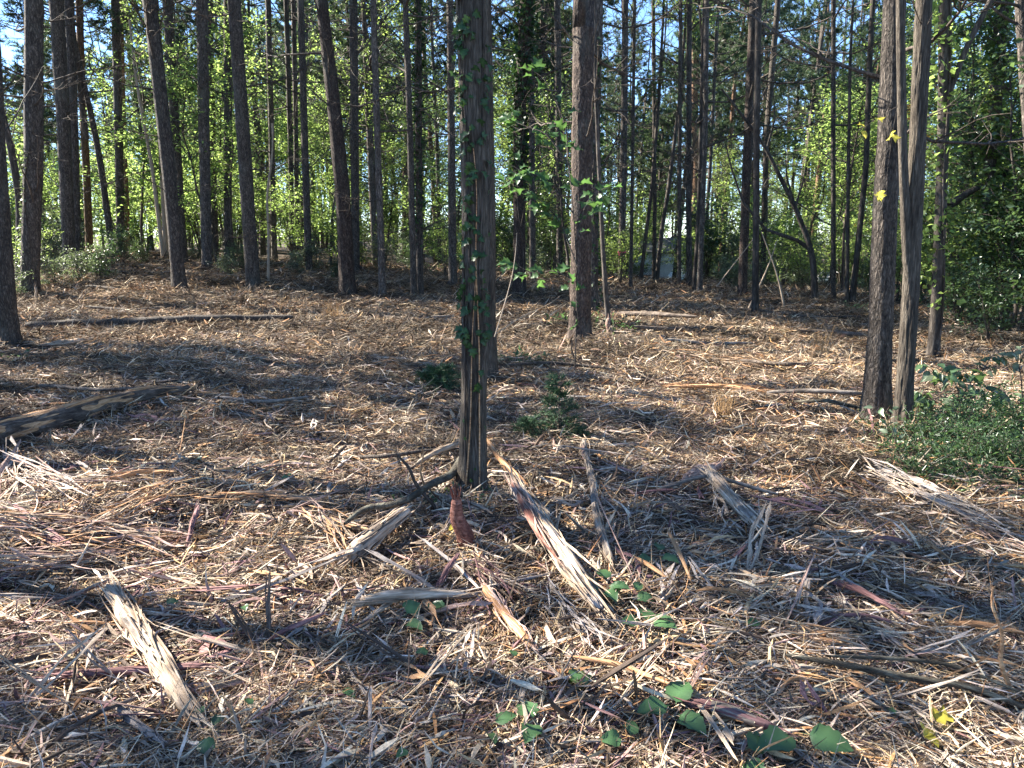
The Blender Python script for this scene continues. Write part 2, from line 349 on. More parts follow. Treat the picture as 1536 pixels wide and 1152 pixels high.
# ------------------------------------------------------------------ trunks
def trunk_mesh(name, pts, rad, mat, m=14, kind='pine', fine=.25, zfine=6, coarse=.6, flare=.35, seed=0, floor=-.2):
    """pts: local points up the stem (z rising), rad: radius at each"""
    pts = np.asarray(pts, float); zt = pts[-1, 2]
    zs = np.concatenate([np.arange(floor, min(zfine, zt), fine), np.arange(min(zfine, zt), zt, coarse), [zt]])
    x = np.interp(zs, pts[:, 2], pts[:, 0]); y = np.interp(zs, pts[:, 2], pts[:, 1]); r = np.interp(zs, pts[:, 2], rad)
    k = np.ones(5) / 5
    if len(zs) > 12:
        sm = lambda a: np.concatenate([a[:2], np.convolve(a, k, 'valid'), a[-2:]]); x, y = sm(x), sm(y)
    th = np.arange(m) / m * 2 * math.pi; Zt, Th = np.meshgrid(zs, th, indexing='ij'); c, s = np.cos(Th), np.sin(Th)
    if kind == 'cedar':
        D = .10 * noise3(c * 1.6, s * 1.6, Zt * .7, seed) + .04 * noise3(c * 5, s * 5, Zt * 2.6, seed + 1) + .03 * (1 - 2 * np.abs(noise3(c * 11, s * 11, Zt * 5, seed + 2))) + .04 * noise3(c * 14, s * 14, Zt * 16, seed + 9) + .05 * noise3(c * 26, s * 26, Zt * 11, seed + 3) + .05 * np.clip(noise3(c * 9, s * 9, Zt * 6, seed + 7), 0, 1)
    elif kind == 'pine':
        D = .05 * noise3(c * 1.5, s * 1.5, Zt * 1.2, seed) + .05 * noise3(c * 6, s * 6, Zt * 6, seed + 1) + .03 * noise3(c * 14, s * 14, Zt * 14, seed + 2)
    else:
        D = .07 * noise3(c * 1.5, s * 1.5, Zt * 1.0, seed) + .03 * noise3(c * 6, s * 6, Zt * 4, seed + 1)
    fl = 1 + flare * np.exp(-np.maximum(Zt, -.05) / .22) * (1 + .5 * noise3(c * 1.7, s * 1.7, 0, seed + 5))
    rr = r[:, None] * (1 + D) * fl
    V = np.stack([x[:, None] + rr * c, y[:, None] + rr * s, Zt], -1)
    i = np.arange(len(zs) - 1)[:, None] * m; j = np.arange(m)[None]; j2 = (j + 1) % m
    Q = np.stack([i + j, i + j2, i + m + j2, i + m + j], -1).reshape(-1, 4)
    return mesh_np(name, V, Q, None, mat)

def dead_branch_mesh(seed, length=1.5):
    """dead conifer side branch with bare twigs: base at 0, along +X, drooping then rising"""
    rng = np.random.default_rng(seed); parts = []
    def path(p0, d, L, n, wig):
        P = [np.array(p0, float)]; d = np.array(d, float)
        for i in range(n):
            d = norm(d + rng.normal(0, wig, 3) + [0, 0, .03]); P.append(P[-1] + d * L / n)
        return np.array(P)
    main = path((0, 0, 0), (1, 0, rng.uniform(-.35, .35)), length, 8, .14)
    parts.append(tube(main, np.linspace(.017, .004, 9), 5))
    for k in range(rng.integers(6, 11)):
        i = rng.integers(2, 9); sgn = rng.choice([-1, 1]); d = (rng.uniform(.5, 1), sgn * rng.uniform(.5, 1.1), rng.uniform(-.3, .5))
        tw = path(main[i], d, length * rng.uniform(.2, .45) * (1.2 - i / 10), 5, .2); parts.append(tube(tw, np.linspace(.007, .0025, 6), 3))
        for q in range(2):
            i2 = rng.integers(1, 5); parts.append(tube(path(tw[i2], (rng.uniform(.3, 1), sgn * rng.uniform(-.2, 1), rng.uniform(-.5, .5)), length * .14, 3, .2), np.linspace(.004, .002, 4), 3))
    V, Q = merge(parts); return mesh_np('branch', V, Q, None, M['branch'])
BRANCH = [dead_branch_mesh(100 + k, 1.0 + .22 * k) for k in range(7)]

# ------------------------------------------------------------------ crowns (base at 0, up +Z)
def pine_crown(seed, H=8., Rmax=2.3, dens=1.25, low=0):
    rng = np.random.default_rng(seed); br, C, Dv = [], [], []
    br.append(tube(np.array([[0, 0, -low], [0, 0, H * .5], [rng.normal(0, .1), rng.normal(0, .1), H]]), [.07, .05, .012], 6))
    z = -low
    while z < H - .2:
        f = max(z, 0) / H; prof = (.55 + .45 * min(1, f / .25)) * (1 - f ** 1.6) * Rmax + .25
        bare = z < 0
        for k in range(rng.integers(2, 5) if not bare else rng.integers(1, 3)):
            a = rng.uniform(0, 2 * math.pi); L = prof * rng.uniform(.55, 1.15) * (.7 if bare else 1); el = rng.uniform(-.1, .35) + f * .5
            n = 6; t = np.linspace(0, 1, n); wob = np.cumsum(rng.normal(0, .05, n))
            P = np.stack([np.cos(a + wob) * L * t * math.cos(el), np.sin(a + wob) * L * t * math.cos(el), z + L * t * math.sin(el) + .12 * L * t ** 2], -1)
            br.append(tube(P, np.linspace(.022, .005, n), 4))
            for q in range(int(rng.integers(4, 8) * (L + .3) / 1.5 * dens) + (1 if bare else 2)):
                ti = rng.uniform(.3, 1); p0 = np.array([np.interp(ti, t, P[:, c]) for c in range(3)])
                d = norm(np.array([math.cos(a), math.sin(a), .2]) + rng.normal(0, .6, 3)); sl = rng.uniform(.2, .55) * (1 - .3 * ti)
                br.append(tube(np.array([p0, p0 + d * sl]), [.006, .003], 3))
                if bare: continue
                for w in np.linspace(.3, 1, 4): C.append(p0 + d * sl * w); Dv.append(d)
        z += rng.uniform(.28, .5)
    C = np.array(C); Dv = np.array(Dv); K = 9
    Ck = np.repeat(C, K, 0); n = len(Ck); d = norm(np.repeat(Dv, K, 0) * .5 + rng.normal(0, .65, (n, 3)) + [0, 0, .15]); L = rng.uniform(.11, .20, (n, 1))
    s = norm(np.cross(d, rng.normal(0, 1, (n, 3)))) * rng.uniform(.009, .017, (n, 1))
    V = np.stack([Ck + s, Ck - s, Ck + d * L], 1).reshape(-1, 3); Tr = np.arange(n * 3).reshape(-1, 3)
    bv, bq = merge(br)
    wood_me = mesh_np('limb', bv, bq, None, M['branch'])
    return mesh_np('crown', V, None, Tr, M['needle'], tint=np.repeat(np.clip(np.repeat(rng.normal(.5, .22, len(C)), K), 0, 1), 3)), wood_me
def leafy(seed, H, spread, nb, nleaf, size, mat, stem_r=.04, multi=1, zmin=.25, aspect=.55, el=(.3, 1.0)):
    """broadleaf crown / shrub: stems from the ground, side shoots carrying leaves"""
    rng = np.random.default_rng(seed); br, C, Fw = [], [], []
    for mstem in range(multi):
        n = 9; t = np.linspace(0, 1, n); a0 = rng.uniform(0, 2 * math.pi); lean = rng.uniform(.05, .35) * (0 if multi == 1 else 1) * H
        h = H * rng.uniform(.75, 1); wob = np.cumsum(rng.normal(0, .03 * H, (n, 2)), 0) * t[:, None]
        P = np.stack([math.cos(a0) * lean * t ** 1.3 + wob[:, 0], math.sin(a0) * lean * t ** 1.3 + wob[:, 1], h * t - .05], -1)
        br.append(tube(P, np.linspace(stem_r, stem_r * .2, n), 5))
        for k in range(max(2, nb // multi)):
            ti = zmin + (1 - zmin) * rng.uniform(0, 1) ** .8; p0 = np.array([np.interp(ti, t, P[:, c]) for c in range(3)])
            a = rng.uniform(0, 2 * math.pi); L = spread * rng.uniform(.4, 1.1) * (1.15 - .7 * abs(ti - .5)); e = rng.uniform(*el)
            m_ = 6; tt = np.linspace(0, 1, m_); wb = np.cumsum(rng.normal(0, .16, m_))
            B = p0 + np.stack([np.cos(a + wb) * L * tt * math.cos(e), np.sin(a + wb) * L * tt * math.cos(e), L * tt * math.sin(e) - .22 * L * tt ** 2], -1)
            br.append(tube(B, np.linspace(stem_r * .35, .003, m_), 3))
            nl = max(3, nleaf // nb); cl = rng.integers(2, 5)
            tl = np.clip(rng.uniform(.25, 1.05, nl), 0, 1); pl = np.stack([np.interp(tl, tt, B[:, c]) for c in range(3)], -1)
            C.append(pl + rng.normal(0, .06 * spread + .02, (nl, 3))); Fw.append(np.repeat(norm((B[-1] - B[0])[None]), nl, 0))
    C = np.concatenate(C); Fw = np.concatenate(Fw)
    V, T, ti = leaf_cloud(rng, C, size, Fw, aspect=aspect); bv, bq = merge(br)
    return mesh_np('foliage', V, None, T, mat, tint=ti), mesh_np('stem', bv, bq, None, M['branch'])
PCROWN = [pine_crown(200 + k, H=rngH, Rmax=rR, low=3.2) for k, (rngH, rR) in enumerate([(7.5, 2.2), (8.5, 2.5), (6.5, 1.9), (9, 2.1), (7, 2.6)])]
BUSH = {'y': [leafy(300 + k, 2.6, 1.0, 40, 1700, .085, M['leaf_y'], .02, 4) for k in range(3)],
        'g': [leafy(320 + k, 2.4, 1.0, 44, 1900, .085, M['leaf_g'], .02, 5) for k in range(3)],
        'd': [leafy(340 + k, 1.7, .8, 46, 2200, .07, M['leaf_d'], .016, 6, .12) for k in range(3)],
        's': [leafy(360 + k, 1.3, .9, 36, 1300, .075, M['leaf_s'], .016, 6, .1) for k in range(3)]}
YOUNG = {'y': [leafy(400 + k, 7.5, 1.7, 44, 2600, .10, M['leaf_y'], .045, 1, .28) for k in range(4)],
         'g': [leafy(420 + k, 8.5, 1.8, 46, 2800, .10, M['leaf_g'], .05, 1, .25) for k in range(4)],
         'o': [leafy(440, 6.5, 1.5, 36, 1700, .10, M['leaf_o'], .045, 1, .3)]}
YOUNG['d'] = [leafy(450 + k, 6.5, 1.7, 60, 4200, .10, M['leaf_d'], .05, 2, .08) for k in range(3)]
BROAD = [leafy(460 + k, 15., 3.4, 70, 4200, .15, M['leaf_g'] if k % 2 else M['leaf_y'], .13, 1, .35) for k in range(4)]

# ------------------------------------------------------------------ traced trees
# u,v base pixel | up: pixels further up the stem | w: px width low, wt: px width at the top of the frame | D: depth where the base is hidden
TRACED = [
 dict(b=(6, 520), up=[(-9, 270), (-22, 0)], w=40, wt=30, k='pine', L='reddish brown pine cut by the left edge of the clearing, beside the long thin log'),
 dict(b=(45, 456), up=[(50, 250), (51, 0)], w=30, wt=27, k='pine', D=17, L='thick pine with pale ivy up its left side behind the long thin log'),
 dict(b=(106, 420), up=[(96, 200), (84, 0)], w=20, wt=21, k='pine', D=21, L='dark pine rising out of the grey green brush pile'),
 dict(b=(118, 420), up=[(111, 200), (104, 0)], w=13, wt=14, k='pine', D=22, L='narrow dark pine crossing close beside the thicker one in the brush pile'),
 dict(b=(182, 394), up=[(178, 200), (173, 0)], w=13, wt=13, k='pine', D=25, L='straight dark pine beside a reddish trunk at the end of the bare strip'),
 dict(b=(270, 440), up=[(255, 280), (240, 135), (224, 0)], w=22, wt=21, k='pine', D=18, L='leaning pine standing alone at the bright left part of the clearing'),
 dict(b=(276, 408), up=[(262, 178), (251, 0)], w=14, wt=15, k='pine', D=23, L='slim pine half hidden behind the leaning pine'),
 dict(b=(311, 411), up=[(306, 200), (303, 0)], w=17, wt=18, k='pine', D=22, L='dark upright pine with a widened foot left of two close pines'),
 dict(b=(324, 398), up=[(318, 200), (314, 0)], w=11, wt=11, k='pine', D=26, L='thin pine just behind the dark upright one with a widened foot'),
 dict(b=(342, 400), up=[(342, 0)], w=13, wt=13, k='pine', D=25, L='paler straight pine between two darker trunks'),
 dict(b=(380, 430), up=[(366, 220), (351, 0)], w=23, wt=20, k='pine', D=19, L='stout pine leaning gently left with brush at its foot'),
 dict(b=(412, 398), up=[(407, 200), (402, 0)], w=10, wt=9, k='pine', D=27, L='very slim pine right of the stout leaning pine'),
 dict(b=(440, 408), up=[(435, 200), (429, 0)], w=8, wt=8, k='pine', D=27, L='leftmost of two pencil thin pines standing side by side'),
 dict(b=(447, 408), up=[(444, 200), (440, 0)], w=8, wt=8, k='pine', D=27.5, L='rightmost of two pencil thin pines standing side by side'),
 dict(b=(464, 420), up=[(458, 250), (451, 0)], w=12, wt=11, k='pine', D=22, L='slim dark pine in front of pale green leaves'),
 dict(b=(522, 450), up=[(514, 290), (500, 150), (482, 0)], w=28, wt=19, k='pine', red=1, D=17.5, L='thick red brown pine with a curved lean behind the dry grass tuft'),
 dict(b=(534, 424), up=[(532, 200), (530, 0)], w=14, wt=13, k='pine', D=22, L='pale barked pine just behind the thick curved pine'),
 dict(b=(574, 451), up=[(566, 200), (560, 0)], w=12, wt=10, k='pine', D=17.5, L='slender pine standing by itself right of the thick curved pine'),
 dict(b=(621, 449), up=[(615, 200), (608, 0)], w=11, wt=9, k='pine', D=17.5, L='left stem of the close dark pair'),
 dict(b=(630, 447), up=[(628, 200), (627, 0)], w=12, wt=11, k='pine', D=18, L='ivy darkened right stem of the close dark pair'),
 dict(b=(679, 432), up=[(677, 200), (675, 0)], w=14, wt=11, k='pine', D=20, L='sun edged pine just left of the big ivy clad cedar'),
 dict(b=(709, 735), up=[(712, 520), (712, 300), (704, 0)], w=36, wt=36, k='cedar', near=1, H=13, L='big cedar with stringy bark and ivy in the middle of the clearing'),
 dict(b=(734, 566), up=[(733, 300), (727, 0)], w=19, wt=19, k='cedar', near=1, H=13, L='thinner cedar half hidden behind the big ivy clad cedar'),
 dict(b=(779, 449), up=[(779, 180), (790, 0)], w=21, wt=20, k='pine', red=1, D=18, L='red brown trunk smothered in ivy above, right of the central cedar'),
 dict(b=(799, 430), up=[(797, 150), (795, 0)], w=11, wt=10, k='pine', D=22, L='sunlit edged slim pine beside the ivy smothered trunk'),
 dict(b=(840, 420), up=[(838, 200), (836, 0)], w=11, wt=10, k='pine', D=24, L='slim shaded pine left of the straight pine in the middle ground'),
 dict(b=(870, 511), up=[(873, 250), (876, 0)], w=30, wt=29, k='pine', near=1, red=1, L='straight reddish based pine in the middle ground right of the cedar'),
 dict(b=(889, 470), up=[(891, 250), (897, 0)], w=15, wt=15, k='pine', D=14.5, L='grey pine hidden behind the straight reddish based pine'),
 dict(b=(914, 500), up=[(907, 420), (899, 266), (893, 120)], w=8, wt=5, k='smooth', H=5.5, L='thin grey sapling with a torn red foot'),
 dict(b=(932, 426), up=[(936, 200), (938, 0)], w=12, wt=10, k='pine', D=22, L='dark pine with a pink ribbon tied round it'),
 dict(b=(946, 434), up=[(948, 300), (952, 0)], w=6, wt=5, k='pine', D=20, L='very thin dark stem right of the ribbon tree'),
 dict(b=(960, 427), up=[(968, 360), (977, 290), (988, 150)], w=6, wt=5, k='smooth', D=23, H=9, L='thin stem leaning right in front of the pale shed'),
 dict(b=(981, 427), up=[(982, 300), (980, 0)], w=7, wt=6, k='pine', D=24, L='upright half of the crossing pair of stems before the pale shed'),
 dict(b=(984, 426), up=[(993, 340), (1002, 290), (1018, 160)], w=7, wt=5, k='smooth', D=23, H=9, L='slanting half of the crossing pair of stems before the pale shed'),
 dict(b=(1019, 430), up=[(1019, 300), (1021, 0)], w=7, wt=6, k='pine', D=22, L='thin dark pine beside the parked car'),
 dict(b=(1034, 432), up=[(1033, 300), (1034, 0)], w=10, wt=8, k='pine', D=22, L='straight pine right of the parked car'),
 dict(b=(1040, 440), up=[(1046, 360), (1050, 250), (1053, 100)], w=6, wt=5, k='smooth', D=20, H=9, L='pale sunlit stem leaning beside a darker trunk'),
 dict(b=(1049, 445), up=[(1053, 330), (1058, 200), (1060, 0)], w=9, wt=8, k='pine', D=19.5, L='darker trunk beside the pale leaning stem'),
 dict(b=(1113, 451), up=[(1120, 250), (1130, 0)], w=15, wt=12, k='pine', D=18.5, red=1, L='pine with a sunlit grey upper trunk and dark red foot'),
 dict(b=(1133, 475), up=[(1135, 200), (1138, 0)], w=10, wt=8, k='smooth', H=12, L='thin dark stem with a bent dead branch leaning on its foot'),
 dict(b=(1143, 436), up=[(1150, 200), (1167, 0)], w=9, wt=9, k='pine', D=25, L='leaning grey pine behind the thin dark stem'),
 dict(b=(1223, 458), up=[(1219, 378), (1193, 311), (1144, 213), (1082, 133)], w=10, wt=4, k='smooth', D=17.5, H=4.9, L='crooked black tree bowed over to the left', bow=1),
 dict(b=(1250, 460), up=[(1250, 250), (1250, 0)], w=8, wt=7, k='pine', D=17.5, L='slim straight tree against the blue gap in the woods'),
 dict(b=(1270, 464), up=[(1272, 300), (1275, 100)], w=6, wt=4, k='smooth', D=17, H=8, L='pencil thin stem left of the big plated pine'),
 dict(b=(1277, 462), up=[(1290, 340), (1299, 250), (1306, 60)], w=9, wt=7, k='smooth', D=17, H=10, L='stem slanting right behind the big plated pine'),
 dict(b=(1313, 628), up=[(1320, 500), (1335, 156), (1342, 0)], w=36, wt=28, k='pine', near=1, L='big pine with plated bark at the right of the clearing'),
 dict(b=(1354, 640), up=[(1366, 440), (1379, 156), (1386, 0)], w=23, wt=20, k='cedar', near=1, H=12, fork=[(1367, 455), (1362, 410), (1354, 225), (1350, 0)], L='forked grey cedar right beside the big plated pine'),
 dict(b=(1400, 535), up=[(1406, 440), (1415, 222), (1417, 0)], w=16, wt=15, k='smooth', H=12, fork=[(1415, 190), (1419, 150), (1450, 70), (1486, 0)], L='dark forked tree between the cedar and the leafy thicket'),
 dict(b=(1466, 500), up=[(1472, 380), (1487, 222), (1504, 0)], w=15, wt=17, k='smooth', D=13, H=13, fork=[(1425, 308), (1450, 290), (1495, 267)][::-1], L='vine hung tree leaning right in the leafy thicket'),
 dict(b=(1560, 560), up=[(1543, 200), (1530, 0)], w=16, wt=14, k='pine', D=11, L='pale trunk cut by the right edge of the picture'),
 dict(b=(28, 415), up=[(30, 300), (15, 215), (-2, 150)], w=11, wt=9, k='smooth', D=19, H=9, L='brown stem bending left behind the thick ivy sided pine'),
 dict(b=(135, 390), up=[(130, 260), (122, 115), (119, 0)], w=12, wt=11, k='pine', tan=1, D=26, L='tan sunlit pine left of the straight dark pine'),
 dict(b=(192, 390), up=[(190, 300), (186, 200), (181, 0)], w=8, wt=7, k='pine', tan=1, D=27, L='orange tan trunk right against the straight dark pine'),
 dict(b=(246, 394), up=[(238, 330), (228, 250), (206, 130)], w=6, wt=4, k='pole', D=24, H=7, L='bare pale pole leaning left by the bright bush'),
 dict(b=(249, 394), up=[(245, 300), (238, 170), (232, 0)], w=7, wt=6, k='pole', D=25, H=9, L='upright bare pale pole by the bright bush'),
 dict(b=(402, 420), up=[(403, 350), (400, 290), (408, 240)], w=4, wt=3, k='pole', D=20, H=4, L='short bent bare sapling right of the stout leaning pine'),
]
BARK = {'pine': 'pine', 'cedar': 'cedar', 'smooth': 'smooth', 'pole': 'pole'}
KINDN = {'pine': ('pine_tree', 'tree'), 'cedar': ('cedar_tree', 'tree'), 'smooth': ('broadleaf_tree', 'tree'), 'pole': ('dead_pole', 'dead tree')}
TREES = {}
rg = np.random.default_rng(7); XY = []
for ti, t in enumerate(TRACED):
    u, v = t['b']
    if 'D' in t:
        base = at_y(u, v, t['D']); base[2] = terr(base[0], base[1])
    else: base = on_ground(u, v)
    k = t['k']; near = t.get('near', 0); px = m_per_px(base)
    H = t.get('H', rg.uniform(14, 18)); P = [np.zeros(3)]
    for (uu, vv) in t['up']:
        q = at_y(uu, vv, base[1]) - base
        if q[2] > P[-1][2] + .05: P.append(q)
    kw = .88 if base[1] > 15 and k == 'pine' else 1; r0, r1 = kw * t['w'] * px / 2, kw * t['wt'] * px / 2
    zt = P[-1][2]; rad = [r0 + (r1 - r0) * min(1, p[2] / max(zt, .1)) for p in P]
    if H > zt + .5:
        dx = (P[-1] - P[-2]) / max(P[-1][2] - P[-2][2], .1) * .5
        e1 = P[-1] + dx * (H - zt) * .5; e1[2] = (zt + H) / 2; e2 = e1 + dx * .2 * (H - zt) * .5; e2[2] = H
        P += [e1, e2]; rad += [rad[-1] * .72, max(.03, rad[-1] * .35)]
    bm = M['pine_red'] if t.get('red') else M['tan_bark'] if t.get('tan') else M[BARK[k]] if near or k != 'pine' else M['pine_far' if ti % 2 else 'pine']
    nm, cat = KINDN[k]
    root = thing(nm, base, t['L'], cat)
    if near: me = trunk_mesh('trunk', P, rad, bm, 72 if k == 'cedar' else 48, k, .022, 4.2, .5, .38 if k == 'cedar' else .45, 50 + ti)
    else: me = trunk_mesh('trunk', P, rad, bm, 16, k if k != 'pole' else 'smooth', .14, 8, .7, .32, 50 + ti)
    link('trunk', me, root)
    if t.get('fork'):
        FP = []
        for n_, (uu, vv) in enumerate(t['fork']): FP.append(at_y(uu, vv, base[1] - .02 * n_) - base)
        FP = np.array(FP)
        if FP[0, 2] > FP[-1, 2]: FP = FP[::-1]
        d = FP[-1] - FP[-2]; FP = np.concatenate([FP, [FP[-1] + d / np.linalg.norm(d) * 3.]]); tt = np.linspace(0, len(FP) - 1, 60)
        PP = np.stack([np.interp(tt, np.arange(len(FP)), FP[:, c]) for c in range(3)], -1); kk = np.ones(9) / 9
        for c in range(3): PP[4:-4, c] = np.convolve(PP[:, c], kk, 'valid')
        rf = r1 * (.72 if k == 'cedar' else .62)
        Vt, Qt = tube(PP, np.linspace(rf * 1.05, rf * .6, 60), 32 if near else 12, (lambda i, th: 1 + .1 * noise3(np.cos(th)[None] * 2, np.sin(th)[None] * 2, i[:, None] * .15, 9) + .05 * noise3(np.cos(th)[None] * 11, np.sin(th)[None] * 11, i[:, None] * .3, 19)))
        link('fork', mesh_np('fork', Vt, Qt, None, bm), root)
    TREES[ti] = (root, base, P, rad, k, H); XY.append(base[:2])
    P = np.array(P)
    at = lambda z: np.array([np.interp(z, P[:, 2], P[:, 0]), np.interp(z, P[:, 2], P[:, 1]), z])
    if k == 'pine' and H > 12:
        c, w = PCROWN[ti % 5]; zc = H - rg.uniform(4.2, 5.2); mt = Matrix.Translation(at(zc)) @ Matrix.Rotation(rg.uniform(0, 6.28), 4, 'Z') @ Matrix.Scale(.62, 4)
        cr = link('crown', c, root, mt); link('limb', w, cr)
        top = min(1.6 + base[1] * .30, zc); lo = 1.2 if base[1] > 15 else 2.0
        for q in range(int(13 if base[1] > 12 else 6)):
            z = rg.uniform(lo, max(top, lo + .5)); a = rg.uniform(0, 2 * math.pi); p = at(z); s = rg.uniform(.6, 1.2) * (1.35 if z > 3.5 else .9)
            link('branch', BRANCH[rg.integers(7)], root, frame((math.cos(a), math.sin(a), rg.uniform(-.25, .35)), (0, 0, 1), p, s))
    elif k in ('cedar', 'smooth') and H > 8 and base[1] < 40:
        c, w = YOUNG['g'][ti % 4] if k == 'smooth' else PCROWN[2]
        p = at(H * .72); p[2] -= 1.0; mt = Matrix.Translation(p) @ Matrix.Scale(.62, 4)
        cr = link('crown', c, root, mt); link('limb', w, cr)
        if k == 'smooth':
            for q in range(4):
                z = rg.uniform(2.0, 5.5); a = rg.uniform(0, 2 * math.pi); link('branch', BRANCH[rg.integers(7)], root, frame((math.cos(a), math.sin(a), .35), (0, 0, 1), at(z), rg.uniform(.5, 1.0)))
    if t.get('bow'):
        q = at_y(1214, 372, base[1]) - base
        pts = [at_y(uu, vv, base[1] + .1) - base for uu, vv in [(1216, 374), (1195, 360), (1150, 345), (1115, 305), (1098, 255), (1088, 215)]]
        Vt, Qt = tube(np.array(pts), np.linspace(.05, .015, 6), 8); link('branch', mesh_np('branch', Vt, Qt, None, M['smooth']), root)
        for (a_, b_, c_) in [((1192, 308), (1180, 265), (1178, 225)), ((1150, 225), (1162, 180), (1160, 130)), ((1193, 311), (1205, 270), (1210, 240)), ((1120, 180), (1135, 150), (1140, 110))]:
            pts = [at_y(*pp, base[1]) - base for pp in (a_, b_, c_)]
            Vt, Qt = tube(np.array(pts), [.03, .018, .006], 6); link('branch', mesh_np('branch', Vt, Qt, None, M['smooth']), root)
XY = np.array(XY)

# ------------------------------------------------------------------ woods behind and around the clearing
def clear_of(x, y, dmin):
    return np.min(np.hypot(XY[:, 0] - x, XY[:, 1] - y)) > dmin
FILL_TR = []
for k in range(6):
    r0 = [.11, .14, .09, .16, .12, .10][k]; rr_ = np.random.default_rng(900 + k); H = [14, 15.5, 13, 16, 15, 12.5][k]
    P = [(0, 0, 0), (rr_.normal(0, .15), rr_.normal(0, .15), H * .3), (rr_.normal(0, .35), rr_.normal(0, .35), H * .65), (rr_.normal(0, .4), rr_.normal(0, .4), H)]
    FILL_TR.append((trunk_mesh('trunk', P, [r0, r0 * .85, r0 * .55, .03], M['pine_far' if k % 3 else 'tan_bark' if k == 3 else 'pine'], 9, 'pine', .5, 12, .9, .3, 900 + k), P, H))
def place_pine(x, y, label, group, rng, crown=True, name='pine_tree', nbr=0, cs=1., zc=None):
    me, P, H = FILL_TR[rng.integers(6)]; s = rng.uniform(.85, 1.2)
    r = thing(name, (x, y, float(terr(x, y)) - .05), label, 'tree', group); r.rotation_euler = (rng.normal(0, .02), rng.normal(0, .03), rng.uniform(0, 6.28)); r.scale = (rng.uniform(.8, 1.25),) * 2 + (s,)
    link('trunk', me, r)
    if zc: r.scale = (1, 1, 1)
    if crown:
        c, w = PCROWN[rng.integers(5)]; z = zc or H * (rng.uniform(.5, .58) if y < 27 else rng.uniform(.36, .5)); PP = np.array(P)
        mt = Matrix.Translation((np.interp(z, PP[:, 2], PP[:, 0]), np.interp(z, PP[:, 2], PP[:, 1]), z)) @ Matrix.Rotation(rng.uniform(0, 6.28), 4, 'Z') @ Matrix.Diagonal((cs, cs, cs if cs == 1 else cs * .42, 1))  # crowns of the added shade pines are flattened to break up their shadows
        cr = link('crown', c, r, mt); link('limb', w, cr)
    for q in range(nbr):
        z = rng.uniform(2, 9); a = rng.uniform(0, 6.28); link('branch', BRANCH[rng.integers(7)], r, frame((math.cos(a), math.sin(a), rng.uniform(-.2, .35)), (0, 0, 1), (0, 0, z), rng.uniform(.8, 1.6)))
    return r
def place_leafy(name, var, x, y, s, label, cat, group, rng, sz=None, wood_name='stem', fol='foliage'):
    f, w = var; r = thing(name, (x, y, float(terr(x, y)) - .03), label, cat, group); r.rotation_euler = (0, 0, rng.uniform(0, 6.28)); r.scale = (s, s, sz or s)
    link(fol, f, r); link(wood_name, w, r); return r
FILL = []     # (object, phrase): labelled by their place among the traced trunks, below
rg = np.random.default_rng(21); n = 0
while n < 110:
    y = 22 + 48 * rg.uniform(0, 1) ** .8; x = rg.uniform(-.78, .78) * y
    if .158 < x / y < .205 and y < 48: continue
    if not clear_of(x, y, 1.0): continue
    if x / y > .28 and rg.uniform() < .35: continue
    FILL.append((place_pine(x, y, 'far pine', 'far pines of the woods', rg, nbr=6 if y < 38 else 0), 'slim far pine')); XY = np.vstack([XY, [x, y]]); n += 1
n = 0
while n < 72:
    y = rg.uniform(42, 82); x = rg.uniform(-.42, .5) * y
    if .165 < x / y < .2 and y < 48 or not clear_of(x, y, 1.0): continue
    p = place_pine(x, y, 'far pine', 'far pines of the woods', rg); p.scale = (p.scale[0], p.scale[1], p.scale[2] * 1.3); FILL.append((p, 'slim far pine')); XY = np.vstack([XY, [x, y]]); n += 1
YN = {'d': 'dark green sapling', 'y': 'yellow green sapling', 'g': 'mid green sapling', 'o': 'orange leaved sapling'}
n = 0
while n < 135:
    y = 21 + 38 * rg.uniform(0, 1); x = rg.uniform(-.8, .8) * y
    if not clear_of(x, y, .5): continue
    if .15 < x / y < .22 and y < 44: continue
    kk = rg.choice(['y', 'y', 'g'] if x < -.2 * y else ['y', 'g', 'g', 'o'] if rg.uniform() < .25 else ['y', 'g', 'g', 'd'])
    var = YOUNG[kk]; FILL.append((place_leafy('young_tree', var[rg.integers(len(var))], x, y, rg.uniform(.7, 1.15), YN[kk], 'tree', 'young leafy trees in the far woods', rg, None, 'trunk', 'crown'), YN[kk] + ' far back')); n += 1
BN = {'y': 'pale yellow green bush', 'g': 'mid green bush', 'd': 'low dark green bush', 's': 'grey green bush'}
n = 0
while n < 190:
    y = 21.5 + 26 * rg.uniform(0, 1) ** 1.2; x = rg.uniform(-.78, .78) * y
    if .155 < x / y < .215 and y < 44: continue
    if -.55 < x / y < -.28 and y < 25: continue
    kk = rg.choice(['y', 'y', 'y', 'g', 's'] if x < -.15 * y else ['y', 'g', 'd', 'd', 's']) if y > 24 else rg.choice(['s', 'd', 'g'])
    s = rg.uniform(.5, .85) if y < 24 else rg.uniform(.9, 1.7)
    FILL.append((place_leafy('bush', BUSH[kk][rg.integers(3)], x, y, s, BN[kk], 'bush', 'bushes at the far edge of the clearing', rg), BN[kk] + ' past the clearing')); n += 1
n = 0
while n < 56:
    y = rg.uniform(36, 76); x = rg.uniform(-.85, .85) * y
    if .10 < x / y < .27 and y < 46: continue
    q = rg.integers(4)
    FILL.append((place_leafy('broadleaf_tree', BROAD[q], x, y, rg.uniform(.75, 1.15), 'tree', 'tree', 'tall broadleaf trees far back', rg, None, 'trunk', 'crown'), ['tall yellow green tree', 'tall mid green tree'][q % 2] + ' far back')); n += 1
